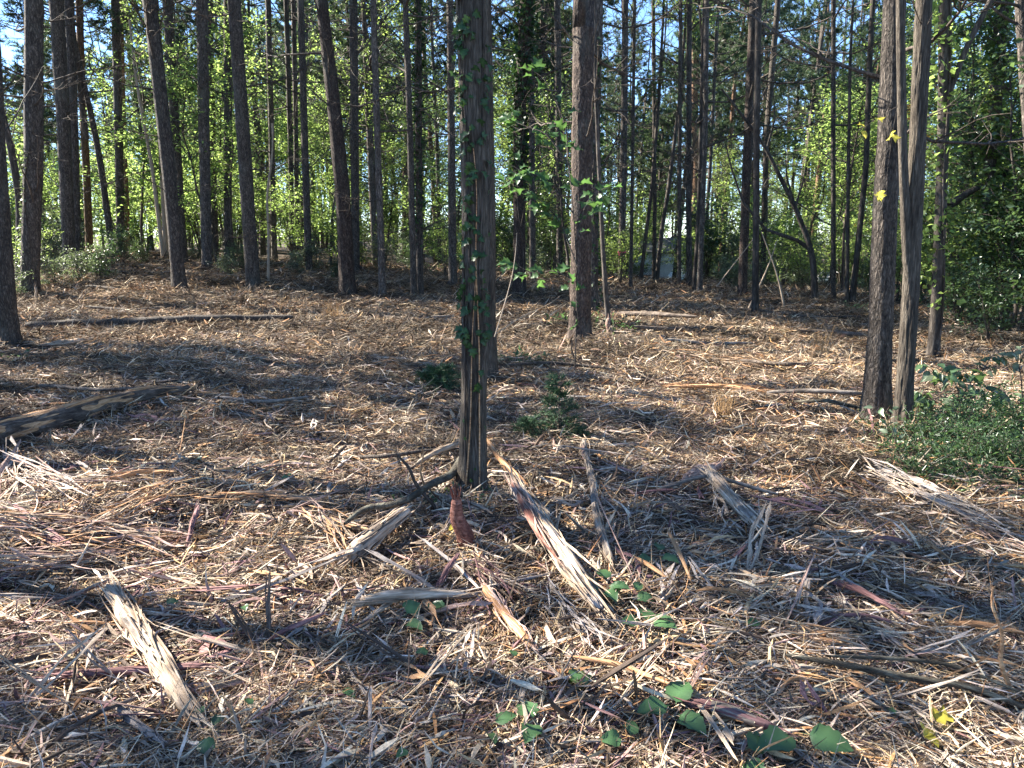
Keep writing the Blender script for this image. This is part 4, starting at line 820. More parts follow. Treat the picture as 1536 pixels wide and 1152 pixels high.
# ------------------------------------------------------------------ logs, branches, split wood
rl = np.random.default_rng(61)
def log(name, label, cat, uv, w, bark=None, core=None, cover=.6, lift=0., ends=(0, 0), nspl=6, ring=.03, m=18, warp=.12, seed=0, flatn=1.0, group=None, endmat=None):
    """uv: pixels along the log [(u,v,extra height)], w: px widths; bark shell with holes over a grained core, torn ends"""
    pts = []
    for q in uv:
        p = on_ground(q[0], q[1]); p[2] += (q[2] if len(q) > 2 else 0); pts.append(p)
    pts = np.array(pts); wd = np.array([(.9 if label.startswith('dark bark log') else .76) * wi * m_per_px(p) / 2 for wi, p in zip(np.broadcast_to(w, (len(pts),)), pts)])
    seg = np.concatenate([[0], np.cumsum(np.linalg.norm(np.diff(pts, axis=0), axis=1))]); n = max(8, int(seg[-1] / ring)); s = np.linspace(0, seg[-1], n)
    PP = np.stack([np.interp(s, seg, pts[:, c]) for c in range(3)], -1); r = np.interp(s, seg, wd)
    kk = np.ones(5) / 5
    if n > 12:
        for c in range(3): PP[2:-2, c] = np.convolve(PP[:, c], kk, 'valid')
    PP[:, 2] += r * .55 + lift + .04; PP += .012 * np.stack([noise3(s * 3, 1.5, 0, seed + 1), noise3(s * 3, 7.5, 0, seed + 2), noise3(s * 3, 4.5, 0, seed + 3)], -1)
    mid = PP.mean(0); d = norm((PP[-1] - PP[0])[None])[0]; fr = frame(d, (0, 0, 1), mid); inv = np.array(fr.inverted())
    loc = PP @ inv[:3, :3].T + inv[:3, 3]
    t = bpy.data.objects.new(name, None); COL.objects.link(t); t.matrix_world = fr; tag(t, label, cat, group)
    dsp = lambda a, f: (lambda i, th: 1 + warp * noise3(np.cos(th)[None] * 1.6, np.sin(th)[None] * 1.6, i[:, None] * ring * 4, seed) + a * noise3(np.cos(th)[None] * f, np.sin(th)[None] * f, i[:, None] * ring * 5, seed + 4) + a * .7 * noise3(np.cos(th)[None] * f * 2.3, np.sin(th)[None] * f * 2.3, i[:, None] * ring * 9, seed + 5))
    tap = np.ones(n)
    for e, sl in ((0, slice(0, 4)), (1, slice(n - 4, n))):
        if ends[e]: tap[sl] = [.25, .6, .85, .95] if e == 0 else [.95, .85, .6, .25]
        else: tap[0 if e == 0 else -1] = .6
    if core:
        Vt, Qt = tube(loc, r * tap * (.93 if bark else 1), m, dsp(.16, 7)); Vt[:, 2] = np.where(True, Vt[:, 2], 0)
        tap_j = Vt.reshape(n, m, 3)
        for e in (0, 1):
            if ends[e]:
                sgn = -1 if e == 0 else 1; rowi = range(4) if e == 0 else range(n - 4, n)
                for ri_ in rowi: tap_j[ri_, :, 0] += sgn * rl.uniform(-.3, 1, m) * r[ri_] * 1.2
        Vt = tap_j.reshape(-1, 3)
        cap = np.array([[0] + list(range(1, m))])
        link('split_wood', mesh_np('split_wood', Vt, Qt, None, M[core]), t)
    if bark:
        Vt, Qt = tube(loc, r * (tap if not core else np.maximum(tap, .9)), m, dsp(.13, 9))
        if core:
            Cq = Vt[Qt].mean(1); nz = noise3(Cq[:, 0] * 5, Cq[:, 1] * 22, Cq[:, 2] * 22, seed + 8) + .8 * noise3(Cq[:, 0] * 1.5, 0, 0, seed + 9)
            ii = Qt[:, 0] // m; edge = np.minimum(ii, n - ii) * ring; keep = (nz < (cover * 2 - 1) * 1.2) & ~((edge < .09) & (nz > -.6))
            keep |= Cq[:, 2] < -.6 * r[np.clip(ii, 0, n - 1)]; Qt = Qt[keep]
        link('bark', mesh_np('bark', Vt, Qt, None, M[bark]), t)
    if core and wd.max() > .012:
        nf = int(np.clip(16 + 26 * seg[-1], 14, 60) * (.35 if bark and cover > .6 else 1)); fi = rl.uniform(.02, .98, nf); ai = rl.uniform(-.5, math.pi + .5, nf); rr_ = np.interp(fi * (n - 1), np.arange(n), r)
        Cf = np.stack([np.interp(fi * (n - 1), np.arange(n), loc[:, c]) for c in range(3)], -1) + np.stack([0 * ai, np.cos(ai), np.sin(ai)], -1) * (rr_ * rl.uniform(.85, 1.12, nf))[:, None]
        Df = norm(np.array([1., 0, 0]) + rl.normal(0, .07, (nf, 3))); Lf = np.minimum(rl.uniform(.12, .5, nf) * seg[-1], .5)
        V, Q, _ = prisms(rl, Cf, Df, Lf, np.maximum(.004, rr_ * rl.uniform(.15, .5, nf)), np.maximum(.003, rr_ * rl.uniform(.1, .25, nf)), None, 4, (.2, 1, .9, .1), .04, .5)
        link('fibre', mesh_np('fibre', V, Q, None, M[endmat or core], False), t, kind='stuff')
    for e in (0, 1):
        if ends[e]:
            p = loc[0 if e == 0 else -1]; sg = -1 if e == 0 else 1; rr = r[0 if e == 0 else -1]
            for q in range(nspl):
                a = rl.uniform(0, 6.28); dd = norm(np.array([sg, rl.normal(0, .16), rl.normal(.05, .16)])); Ls = rr * rl.uniform(2.5, 6)
                c = p + np.array([0, math.cos(a), math.sin(a)]) * rr * .6 * rl.uniform(.3, 1) + dd * Ls * .25
                V, Q, _ = prisms(rl, np.zeros((1, 3)), np.array([[1., 0, 0]]), np.array([Ls]), np.array([rr * rl.uniform(.25, .6)]), np.array([rr * rl.uniform(.15, .3)]), None, 4, (1, .9, .6, .15), .05, .5)
                link('splinter', mesh_np('splinter', V, Q, None, M[endmat or core or 'w_pale'], False), t, frame(dd, (0, rl.normal(0, .5), 1), c))
    return t
log('fallen_log', 'dark bark log with a long pale split face at the left edge', 'log', [(-60, 700), (20, 668), (110, 640), (200, 610), (290, 592)], [52, 47, 38, 24, 11], 'log_bark', 'w_tan', .92, .01, (0, 1), 8, .025, 24, seed=1)
log('fallen_log', 'long thin dark log lying across the left middle ground', 'log', [(40, 500), (180, 496), (300, 490), (440, 486)], [15, 17, 15, 9], 'branch', None, 1, .06, seed=2, ring=.06, m=12)
log('fallen_branch', 'dark branch lying below the grey green brush pile', 'branch', [(130, 437), (170, 440), (225, 450)], [7, 7, 4], 'branch', None, lift=.05, seed=3, ring=.1, m=8)
log('fallen_branch', 'thin dark branch in front of the long thin dark log', 'branch', [(60, 505), (120, 508), (180, 512)], [4, 4, 2], 'branch', None, seed=4, ring=.08, m=7)
log('fallen_log', 'short pale log left of the dark split log, under the left pine', 'log', [(75, 523), (105, 521), (128, 516)], [12, 13, 9], None, 'w_pale', seed=5, ends=(1, 1), nspl=4)
log('peeled_log', 'pale peeled log with torn ends lying in the left foreground', 'log', [(168, 905), (200, 960, .02), (245, 1030, .02), (300, 1105)], [26, 34, 38, 34], 'grey_bark', 'w_pale', .28, .015, (1, 1), 9, .015, 24, .16, seed=6)
log('pink_strip', 'pink torn strip along the upper end of the splintered trunk', 'wood strip', [(768, 780, .12), (795, 825, .07), (835, 880, .05)], [12, 18, 9], None, 'w_red', .3, .04, (1, 1), 5, .015, 10, .2, seed=57, endmat='w_pink')
log('splintered_log', 'splintered grey trunk with a pink torn tip, right of the cedar foot', 'log', [(772, 772, .10), (800, 810, .05), (850, 880, .03), (900, 940)], [24, 31, 37, 26], 'grey_bark', 'w_grey', .5, .02, (1, 1), 12, .015, 24, .18, seed=7, endmat='w_pale')
log('grey_pole', 'long grey pole with a frayed lower end pointing at the viewer', 'pole', [(876, 672), (884, 720), (894, 785), (916, 862)], [9, 13, 14, 15], 'grey_bark', 'w_pale', .85, .01, (0, 1), 8, .02, 14, seed=8)
log('broken_log', 'broken log chunk with a torn pale end left of the red stub', 'log', [(610, 800, .05), (572, 830, .04), (528, 858)], [24, 34, 38], 'log_bark', 'w_pale', .55, .02, (0, 1), 12, .015, 22, .15, seed=9)
log('curved_branch', 'dark curved branch sweeping up to the cedar foot', 'branch', [(518, 815, .02), (550, 795, .05), (600, 790, .05), (640, 765, .04), (680, 735, .02), (694, 712, .02)], [9, 12, 13, 14, 17, 20], 'mossy', None, lift=.03, seed=10, ring=.03, m=10)
log('pink_strip', 'long pale strip with a pink lower end below the board', 'wood strip', [(722, 902), (755, 945, .02), (800, 995)], [16, 18, 16], None, 'w_tan', .3, .02, (1, 1), 7, .015, 12, .2, seed=11, endmat='w_pink')
log('pale_board', 'pale frayed board lying crosswise in the centre foreground', 'board', [(545, 925), (620, 920, .02), (705, 912)], [22, 24, 14], None, 'w_pale', .3, .01, (1, 1), 9, .015, 12, .2, seed=12)
log('tilted_log', 'tilted grey log with a pink torn end on the right of the grey pole', 'log', [(1060, 745, .08), (1095, 780, .04), (1140, 812)], [22, 26, 24], 'grey_bark', 'w_pale', .5, .02, (1, 1), 8, .02, 18, seed=13, endmat='w_pale')
log('pink_chunk', 'rough pink heartwood chunk at the top of the tilted grey log', 'wood chunk', [(1022, 738), (1050, 730, .03), (1078, 715)], [18, 24, 14], None, 'w_pink', .3, .02, (1, 1), 8, .02, 12, .2, seed=14)
log('fallen_branch', 'straight branch lying over the tilted grey log', 'branch', [(985, 750), (1060, 748, .08), (1165, 756)], [7, 9, 6], 'grey_bark', None, lift=.02, seed=15, ring=.04, m=9)
log('fallen_branch', 'thicker of two dark mossy branches at the bottom right', 'branch', [(1178, 1016, .03), (1260, 1032, .03), (1360, 1050, .02), (1450, 1066, .02), (1560, 1100, 0)], [8, 12, 14, 12, 8], 'mossy', None, lift=.02, seed=16, ring=.03, m=10)
log('fallen_branch', 'thinner of two dark mossy branches at the bottom right', 'branch', [(1240, 1018, .03), (1330, 1026, .04), (1420, 1034, .04), (1540, 1078, .02)], [6, 8, 8, 5], 'mossy', None, lift=.02, seed=17, ring=.03, m=8)
log('split_log', 'grey split slab with a pinkish face at the bottom edge', 'log', [(1025, 1078), (1090, 1098, .02), (1165, 1120)], [20, 26, 22], 'grey_bark', 'w_purple', .45, .01, (1, 1), 6, .015, 14, .15, seed=18)
log('heartwood_strip', 'purple heartwood strip passing under the peeled log', 'wood strip', [(75, 1035), (180, 1028, .01), (320, 1015)], [12, 15, 10], None, 'w_purple', .3, .005, (1, 1), 4, .015, 10, .1, seed=19)
log('fallen_branch', 'dark twisted branch crossing at the bottom left corner', 'branch', [(60, 1160, .01), (130, 1115, .02), (210, 1085, .03)], [8, 10, 7], 'w_dark', None, lift=.02, seed=20, ring=.02, m=8)
log('fallen_branch', 'pale grey bent branch at the foot of the peeled log', 'branch', [(180, 1085, .02), (200, 1110, .02), (250, 1140, .01)], [16, 18, 14], 'grey_bark', 'w_grey', .6, .01, (1, 1), 4, .015, 12, seed=21)
log('split_log', 'split pale slab in the light band at the right', 'log', [(1318, 718), (1370, 740, .02), (1440, 772)], [9, 14, 9], None, 'w_grey', .3, .01, (1, 1), 6, .03, 10, .2, seed=22)
log('split_log', 'narrow split slab just below the pale one at the right', 'log', [(1330, 745), (1390, 765, .02), (1460, 790)], [7, 10, 6], None, 'w_grey', .3, .01, (1, 1), 5, .03, 10, .2, seed=23)
log('heartwood_strip', 'red heartwood strip in the shade at the lower right', 'wood strip', [(1240, 890), (1290, 915, .02), (1345, 945)], [10, 13, 8], None, 'w_purple', .3, .02, (1, 1), 6, .02, 10, .15, seed=24)
log('heartwood_strip', 'second red strip close above the one in the shade', 'wood strip', [(1250, 940), (1300, 945, .01), (1350, 955)], [7, 9, 6], None, 'w_purple', .3, .01, (1, 1), 5, .02, 9, .15, seed=25)
log('orange_strip', 'long orange tan strip slanting right of the splintered trunk', 'wood strip', [(858, 1008, .01), (920, 1022, .02), (1010, 1055, .01)], [7, 11, 7], None, 'w_tan', .3, .01, (1, 1), 4, .02, 9, .12, seed=26)
log('fallen_log', 'far log lying behind the torn sapling at right', 'log', [(925, 481), (980, 482), (1045, 486)], [9, 10, 7], 'log_bark', None, lift=.06, seed=27, ring=.1, m=10)
log('fallen_log', 'far dark log ending behind the big plated pine', 'log', [(1185, 505), (1240, 509), (1300, 513)], [7, 9, 9], 'log_bark', None, lift=.05, seed=28, ring=.1, m=10)
log('fallen_branch', 'grey branch bundle reaching the foot of the big plated pine', 'branch', [(1150, 600), (1220, 606, .05), (1295, 612, .05)], [7, 9, 10], 'grey_bark', None, lift=.03, seed=29, ring=.06, m=9)
log('fallen_branch', 'lower dark branch under the grey bundle by the plated pine', 'branch', [(1190, 612), (1240, 618, .03), (1290, 622)], [6, 8, 8], 'mossy', None, lift=.02, seed=30, ring=.06, m=8)
log('red_strip', 'sunlit red brown strip left of the grey bundle', 'wood strip', [(1000, 590), (1070, 592, .02), (1150, 598)], [7, 9, 5], None, 'w_tan', .3, .02, (1, 1), 4, .05, 9, .15, seed=31)
log('fallen_branch', 'dark branch half buried left of the cedar foot', 'branch', [(510, 700), (580, 705, .02), (690, 690, .03)], [6, 8, 5], 'branch', None, lift=.02, seed=32, ring=.04, m=8)
log('wood_strip', 'brown strip at left above the shredded bundle', 'wood strip', [(165, 735), (210, 728, .02), (270, 725)], [6, 9, 6], None, 'w_tan', .3, .02, (1, 1), 4, .03, 9, .15, seed=33)
log('fallen_log', 'tan log lying across the left foreground shade', 'log', [(305, 765), (390, 762, .02), (475, 768)], [10, 13, 9], 'log_bark', 'w_tan', .5, .02, (1, 1), 4, .03, 12, seed=34)
log('wood_strip', 'pale strip leaning against the right side of the cedar foot', 'wood strip', [(726, 690, .10), (750, 710, .05), (790, 738)], [7, 9, 7], None, 'w_tan', .3, .01, (1, 1), 3, .02, 8, .1, seed=35)
log('wood_strip', 'white split strip on the left of the cedar foot', 'wood strip', [(690, 690, .06), (665, 700, .05), (620, 715)], [10, 12, 7], None, 'w_pale', .3, .02, (1, 1), 5, .02, 9, .15, seed=36)
log('purple_bark_strip', 'purple strip of bark standing out of the shreds in the centre', 'wood strip', [(658, 898), (672, 885, .04), (688, 868, .05)], [9, 12, 8], None, 'w_purple', .3, .02, (1, 1), 2, .015, 8, .1, seed=37)
log('heartwood_strip', 'purple strip pointing right in the left foreground', 'wood strip', [(400, 985, .01), (440, 968, .02), (490, 945, .02)], [8, 11, 8], None, 'w_purple', .3, .01, (1, 1), 3, .015, 8, .1, seed=38)
log('heartwood_strip', 'dark purple strip standing by the sunlit bundle', 'wood strip', [(282, 835, .01), (290, 815, .05), (300, 795, .08)], [8, 10, 7], None, 'w_purple', .3, .01, (1, 1), 3, .015, 8, .1, seed=39)
log('fallen_branch', 'dark twig across the foot of the splintered trunk', 'branch', [(835, 960, .02), (880, 955, .03), (910, 945, .02)], [5, 7, 4], 'w_dark', None, lift=.02, seed=40, ring=.02, m=7)
log('fallen_branch', 'dark stick lying alone at right of the bottom sprigs', 'branch', [(1075, 968), (1110, 975, .01), (1160, 982)], [6, 8, 5], 'w_dark', None, lift=.02, seed=41, ring=.02, m=8)
log('fallen_log', 'pale log showing through rough mulch in the middle ground', 'log', [(560, 545), (600, 548), (650, 556)], [7, 9, 6], None, 'w_pale', .3, .02, (1, 1), 4, .05, 9, .15, seed=42)
log('fallen_log', 'thin far log before the crooked bowed tree', 'log', [(1060, 470), (1120, 473), (1200, 480)], [5, 6, 4], 'log_bark', None, lift=.05, seed=43, ring=.1, m=8)
log('orange_strip', 'upper orange splinter left of the blue green sprig', 'wood strip', [(955, 862, .02), (975, 875, .02), (1000, 888)], [6, 9, 6], None, 'w_tan', .3, .02, (1, 1), 3, .015, 8, .1, seed=44)
log('orange_strip', 'orange strip standing up right of the blue green sprig', 'wood strip', [(1000, 830, .06), (1015, 855, .03), (1035, 892)], [6, 9, 6], None, 'w_tan', .3, .02, (1, 1), 3, .015, 8, .1, seed=45)
log('orange_strip', 'tan strip running to the right edge of the picture', 'wood strip', [(1415, 955), (1470, 962, .02), (1545, 975)], [9, 12, 7], None, 'w_tan', .3, .01, (1, 1), 3, .02, 8, .1, seed=46)
log('orange_strip', 'short bright orange strip near the mossy branches', 'wood strip', [(1172, 1057), (1192, 1052, .02), (1216, 1046)], [6, 8, 4], None, 'w_tan', .3, .02, (1, 1), 2, .015, 8, .1, seed=47)

for q, (uv, w, mt, L) in enumerate([
    ([(950, 500), (1010, 503), (1080, 500)], [7, 8, 6], 'log_bark', 'low dark log in the shade right of the torn sapling'), ([(1000, 520), (1060, 526), (1130, 524)], [6, 8, 5], 'grey_bark', 'grey branch in the middle distance left of the tall grass tuft'),
    ([(1110, 552), (1180, 560), (1260, 556)], [7, 9, 6], 'log_bark', 'half buried branch below the tall grass tuft'), ([(760, 560), (830, 556), (920, 566)], [5, 7, 5], 'branch', 'thin dark branch crossing behind the cedar seedlings'),
    ([(1060, 455), (1110, 458), (1170, 452)], [5, 6, 4], 'grey_bark', 'pale far branch before the sunlit grey pine'), ([(1180, 478), (1220, 484), (1290, 482)], [5, 6, 5], 'branch', 'far branch before the slanting stems'),
    ([(130, 468), (200, 474), (270, 466)], [6, 7, 5], 'branch', 'dark branch in the far mulch left of the lone leaning pine'), ([(560, 480), (610, 486), (680, 482)], [5, 6, 5], 'grey_bark', 'low branch before the close dark pair'),
    ([(60, 590), (150, 600), (240, 592)], [6, 8, 5], 'log_bark', 'dark branch just beyond the dark split log'), ([(330, 610), (400, 618), (470, 608)], [5, 7, 5], 'grey_bark', 'grey branch in the shade right of the dark split log')]):
    log('fallen_branch', L, 'branch', uv, w, mt, None, lift=.04, seed=60 + q, ring=.06, m=9)
# upright stubs and twigs
def stub(name, label, cat, uv, h, r0, r1, lean, mat, tw=0, m=14):
    p = on_ground(*uv); t = thing(name, p, label, cat); n = 14; z = np.linspace(-.05, h, n)
    P = np.stack([lean[0] * z / h + .01 * np.sin(z * 30), lean[1] * z / h, z], -1)
    Vt, Qt = tube(P, np.linspace(r0, r1, n) * np.where(np.arange(n) == n - 1, .5, 1), m, lambda i, th: 1 + .25 * noise3(np.cos(th)[None] * 3, np.sin(th)[None] * 3, i[:, None] * .2, 70) + (.35 * noise3(np.cos(th)[None] * 7, np.sin(th)[None] * 7, i[:, None] * .1, 71)))
    link('stem', mesh_np('stem', Vt, Qt, None, M[mat]), t)
    for q in range(tw):
        a = rl.uniform(0, 6.28); dd = norm(np.array([math.cos(a) * .25 + lean[0], math.sin(a) * .25, 1.])); V, Q, _ = prisms(rl, np.zeros((1, 3)), np.array([[1., 0, 0]]), np.array([h * rl.uniform(.3, .6)]), np.array([r1 * .9]), np.array([r1 * .5]), None, 4, (1, .8, .5, .1), .05, .4)
        link('splinter', mesh_np('splinter', V, Q, None, M[mat], False), t, frame(dd, (1, 0, 0), P[-1] + np.array([math.cos(a), math.sin(a), 0]) * r1 * .6 + dd * .01))
stub('torn_stub', 'torn red brown stub standing just below the cedar foot', 'stub', (700, 822), .27, .055, .022, (-.06, 0), 'w_red', 8)
stub('torn_stub', 'dark splintered stub behind the pink torn tip', 'stub', (782, 778), .16, .03, .02, (.03, .02), 'log_bark', 8)
stub('upright_twig', 'long twig standing upright at the right edge foreground', 'twig', (1515, 1058), .43, .012, .004, (-.10, .02), 'w_tan', 2, 7)
stub('upright_twig', 'thin upright twig left of the cedar foot', 'twig', (634, 745), .30, .006, .004, (0, 0), 'w_tan', 2, 6)
stub('upright_twig', 'frayed bent twig farthest left of the cedar foot', 'twig', (655, 770), .33, .010, .007, (-.20, 0), 'branch', 5, 6)
stub('upright_twig', 'thin dark twig rising from the shade at the far left', 'twig', (420, 800), .28, .004, .002, (-.1, .02), 'branch', 0, 5)
stub('upright_twig', 'short dark stub in the middle ground right of the weeds', 'twig', (862, 545), .28, .011, .007, (-.05, 0), 'branch', 2, 6)
stub('upright_twig', 'white snapped stub by the ivy sided pine', 'twig', (56, 455), .35, .03, .02, (0, 0), 'w_pale', 3, 6)
stub('torn_stub', 'pale red torn foot at the base of the thin grey sapling', 'stub', (914, 502), .25, .045, .03, (-.02, 0), 'w_pink', 4)
# leaning dead poles in the right background
def pole(label, a, b, D, r):
    p0, p1 = at_y(*a, D), at_y(*b, D + .3); t = thing('leaning_branch', p0, label, 'branch'); P = p0 + (p1 - p0) * np.linspace(0, 1, 14)[:, None] + np.stack([.05 * np.sin(np.linspace(0, 3.1, 14)), 0 * np.linspace(0, 1, 14), .03 * np.sin(np.linspace(0, 5, 14))], -1)
    Vt, Qt = tube(P - p0, np.linspace(r, r * .35, 14), 6); link('stem', mesh_np('stem', Vt, Qt, None, M['pole']), t)
pole('pale dead branch leaning right onto the thin dark stem', (1118, 473), (1165, 360), 15.3, .022); pole('pale dead branch leaning left behind the thin dark stem', (1178, 470), (1142, 345), 16, .025)
pole('pale twig slanting up left of the sunlit grey pine', (1075, 430), (1140, 340), 18, .016); pole('thin bare stick slanting before the forked cedar thicket', (1415, 545), (1462, 508), 9.6, .008)
pole('thin stem slanting up right of the big cedar', (742, 505), (775, 345), 7.5, .007); pole('bare twig reaching across to the straight pine', (745, 500), (840, 440), 8.5, .006); pole('bare stick at the right behind the big cedar', (720, 570), (860, 550), 10.5, .008)

# bundles of shredded fibres
def bundle(label, a, b, width, n, mats, spread, lift=.04, seed=0):
    rng = np.random.default_rng(800 + seed); p0, p1 = on_ground(*a), on_ground(*b); d = p1 - p0; L = np.linalg.norm(d); t = thing('shredded_bundle', (p0 + p1) / 2, label, 'shredded wood')
    d /= L; s = norm(np.cross([0, 0, 1.], d)); wd = width * m_per_px(p0) / 2
    for mi, mname in enumerate(mats):
        k = int(n * .6) // len(mats); f = rng.uniform(.1, .95, k); off = rng.normal(0, wd * .5, k) * (.5 + spread * f); hh = lift + rng.uniform(-.02, .1, k) * (1 - abs(off) / (2 * wd + 1e-6)).clip(0, 1)
        C = np.outer(f - .5, d) * L + np.outer(off, s); C[:, 2] += hh + np.array([terr(x, y) for x, y in (C[:, :2] + (p0 + p1)[:2] / 2)]) - (p0 + p1)[2] / 2
        D = norm(d + np.outer(off / (wd + 1e-6) * spread * .35, s) + rng.normal(0, .13, (k, 3))); Ls = L * rng.uniform(.18, .55, k)
        V, Q, _ = prisms(rng, C, D, Ls, rng.uniform(.004, .014, k), rng.uniform(.003, .008, k), None, 4, (.6, 1, .8, .2), .05, .3)
        o = link('fibre', mesh_np('fibre', V, Q, None, M[mname], False), t, kind='stuff')
bundle('fan of torn pale fibres at the left edge above the sunlit bundle', (10, 690), (75, 790), 62, 150, ['w_pale', 'w_pink', 'w_grey'], 1.2, .05, 1)
bundle('bundle of pinkish fibres in the bright sun patch at left', (-20, 815), (250, 835), 70, 240, ['w_pale', 'w_pink', 'w_tan'], .8, .05, 2)
bundle('lower bundle of fibres along the bright sun patch', (-10, 865), (190, 850), 50, 150, ['w_pale', 'w_pink'], .8, .04, 3)
bundle('long loose fibres rising right of the sun patch', (90, 850), (270, 760), 36, 90, ['w_tan', 'w_pale'], .7, .06, 4)
bundle('frayed orange tuft behind the bright sun patch', (110, 800), (160, 760), 70, 110, ['w_tan', 'w_pale'], 1.5, .06, 5)
bundle('frayed tan shreds over the broken log chunk', (470, 790), (560, 850), 60, 130, ['w_tan', 'w_pale', 'w_pink'], 1.2, .04, 6)
bundle('crossed shreds in the centre between the strips', (700, 860), (780, 920), 60, 120, ['w_pale', 'w_dark', 'w_purple'], 1.3, .04, 7)
bundle('long pale splinters in the light band at the right', (1290, 715), (1480, 800), 40, 120, ['w_grey', 'w_pale'], .9, .03, 8)
bundle('sunlit tan shreds above the mossy branches', (1200, 985), (1300, 1000), 60, 130, ['w_tan', 'w_pale'], 1.2, .04, 9)
bundle('sunlit pale shreds at the right edge', (1440, 800), (1560, 850), 50, 110, ['w_pale', 'w_grey', 'w_pink'], 1.2, .03, 10)
bundle('pale shreds lying below the splintered trunk', (820, 900), (900, 985), 40, 100, ['w_pale', 'w_grey'], 1., .03, 11)
bundle('mid ground shreds in the sun right of the pine', (1010, 540), (1150, 552), 20, 80, ['w_tan', 'w_pale'], 1., .03, 12)
bundle('far heap of shredded tops beside the cedars', (560, 560), (680, 548), 20, 80, ['w_pale', 'w_tan'], 1., .04, 13)

# 300 larger loose pieces, each an object; meshes shared between alike pieces
VAR = {'pale': 'w_pale', 'grey': 'w_grey', 'tan': 'w_tan', 'pink': 'w_pink', 'purple': 'w_purple', 'dark': 'w_dark'}
LAB = {'pale': 'pale cream splinter lying loose on the mulch', 'grey': 'weathered grey splinter lying loose on the mulch', 'tan': 'orange tan splinter lying loose on the mulch', 'pink': 'pink heartwood splinter lying loose on the mulch', 'purple': 'purple heartwood splinter lying loose on the mulch', 'dark': 'dark brown bark sliver lying loose on the mulch'}
SPL = {}
for key, mt in VAR.items():
    SPL[key] = []
    for q in range(5):
        r_ = np.random.default_rng(hash(key) % 1 + 1000 + q + 10 * list(VAR).index(key)); prof = [(.3, .8, 1, .9, .7, .1), (.1, .7, 1, 1, .5, .05), (.6, .9, 1, .8, .4, .1), (.9, 1, .9, .8, .7, .5), (.1, .5, .8, 1, .8, .3)][q]
        V, Q, _ = prisms(r_, np.zeros((1, 3)), np.array([[1., 0, 0]]), np.array([1.]), np.array([.085]), np.array([.035]), None, 4, prof, .045, .9); V[:, 1] += .012 * np.sin(V[:, 0] * 9)
        V2, Q2, _ = prisms(r_, np.array([[.12, .02, .004]]), norm(np.array([[1., .09, .02]])), np.array([.7]), np.array([.04]), np.array([.025]), None, 4, (.4, 1, .8, .1), .1, .9)
        Vm, Qm = merge([(V, Q), (V2, Q2)]); SPL[key].append(mesh_np('wood_splinter', Vm, Qm, None, M[mt], False))
LMK = [(235, 1010, 'the peeled log'), (830, 850, 'the splintered trunk'), (892, 770, 'the grey pole'), (570, 830, 'the broken log chunk'), (700, 800, 'the torn red stub'), (710, 720, 'the cedar foot'), (625, 920, 'the pale board'), (760, 950, 'the pink tipped strip'), (1100, 780, 'the tilted grey log'), (1330, 1040, 'the mossy branches'), (1495, 980, 'the tall upright twig'), (1380, 745, 'the split slabs'), (1095, 1098, 'the grey split slab'), (110, 845, 'the bright sun patch'), (150, 640, 'the dark split log'), (920, 905, 'the dark leaf cluster'), (970, 958, 'the pale three leaved sprig'), (1010, 1092, 'the large sprig'), (1386, 1108, 'the bright yellow leaf'), (1196, 1130, 'the ribbed leaf'), (640, 940, 'the bright green leaf'), (1295, 915, 'the red strips'), (935, 1025, 'the long tan strip'), (835, 640, 'the cedar seedlings'), (660, 580, 'the cedar sprigs'), (1086, 628, 'the grass tuft'), (1330, 640, 'the plated pine foot'), (1430, 700, 'the green patch'), (870, 510, 'the straight pine foot'), (390, 765, 'the tan log'), (600, 790, 'the dark curved branch'), (445, 968, 'the purple strip'), (120, 1110, 'the twisted branch'), (1115, 975, 'the lone dark stick'), (1000, 860, 'the orange splinters'), (45, 740, 'the fan of fibres'), (215, 728, 'the brown strip'), (855, 1055, 'the small dark leaf'), (806, 1112, 'the blue green leaf pair'), (1220, 606, 'the branch bundle')]
LMP = np.array([on_ground(a, b_)[:2] for a, b_, _ in LMK]); USED = {}
def splabel(key, x, y, L_, pit):
    k = int(np.argmin(np.hypot(LMP[:, 0] - x, LMP[:, 1] - y))); dx, dy = x - LMP[k, 0], y - LMP[k, 1]
    rel = ('right of' if dx > 0 else 'left of') if abs(dx) > abs(dy) else ('beyond' if dy > 0 else 'in front of')
    return '%s %s splinter%s %s %s' % ('long' if L_ > .3 else 'short' if L_ < .19 else 'mid sized', {'pale': 'pale cream', 'grey': 'weathered grey', 'tan': 'orange tan', 'pink': 'pinkish', 'purple': 'purple', 'dark': 'dark brown'}[key], ' standing up' if pit > .28 else ' lying', rel, LMK[k][2])
rs = np.random.default_rng(91); keys = ['pale'] * 8 + ['grey'] * 6 + ['tan'] * 4 + ['pink'] * 2 + ['purple'] * 3 + ['dark'] * 4
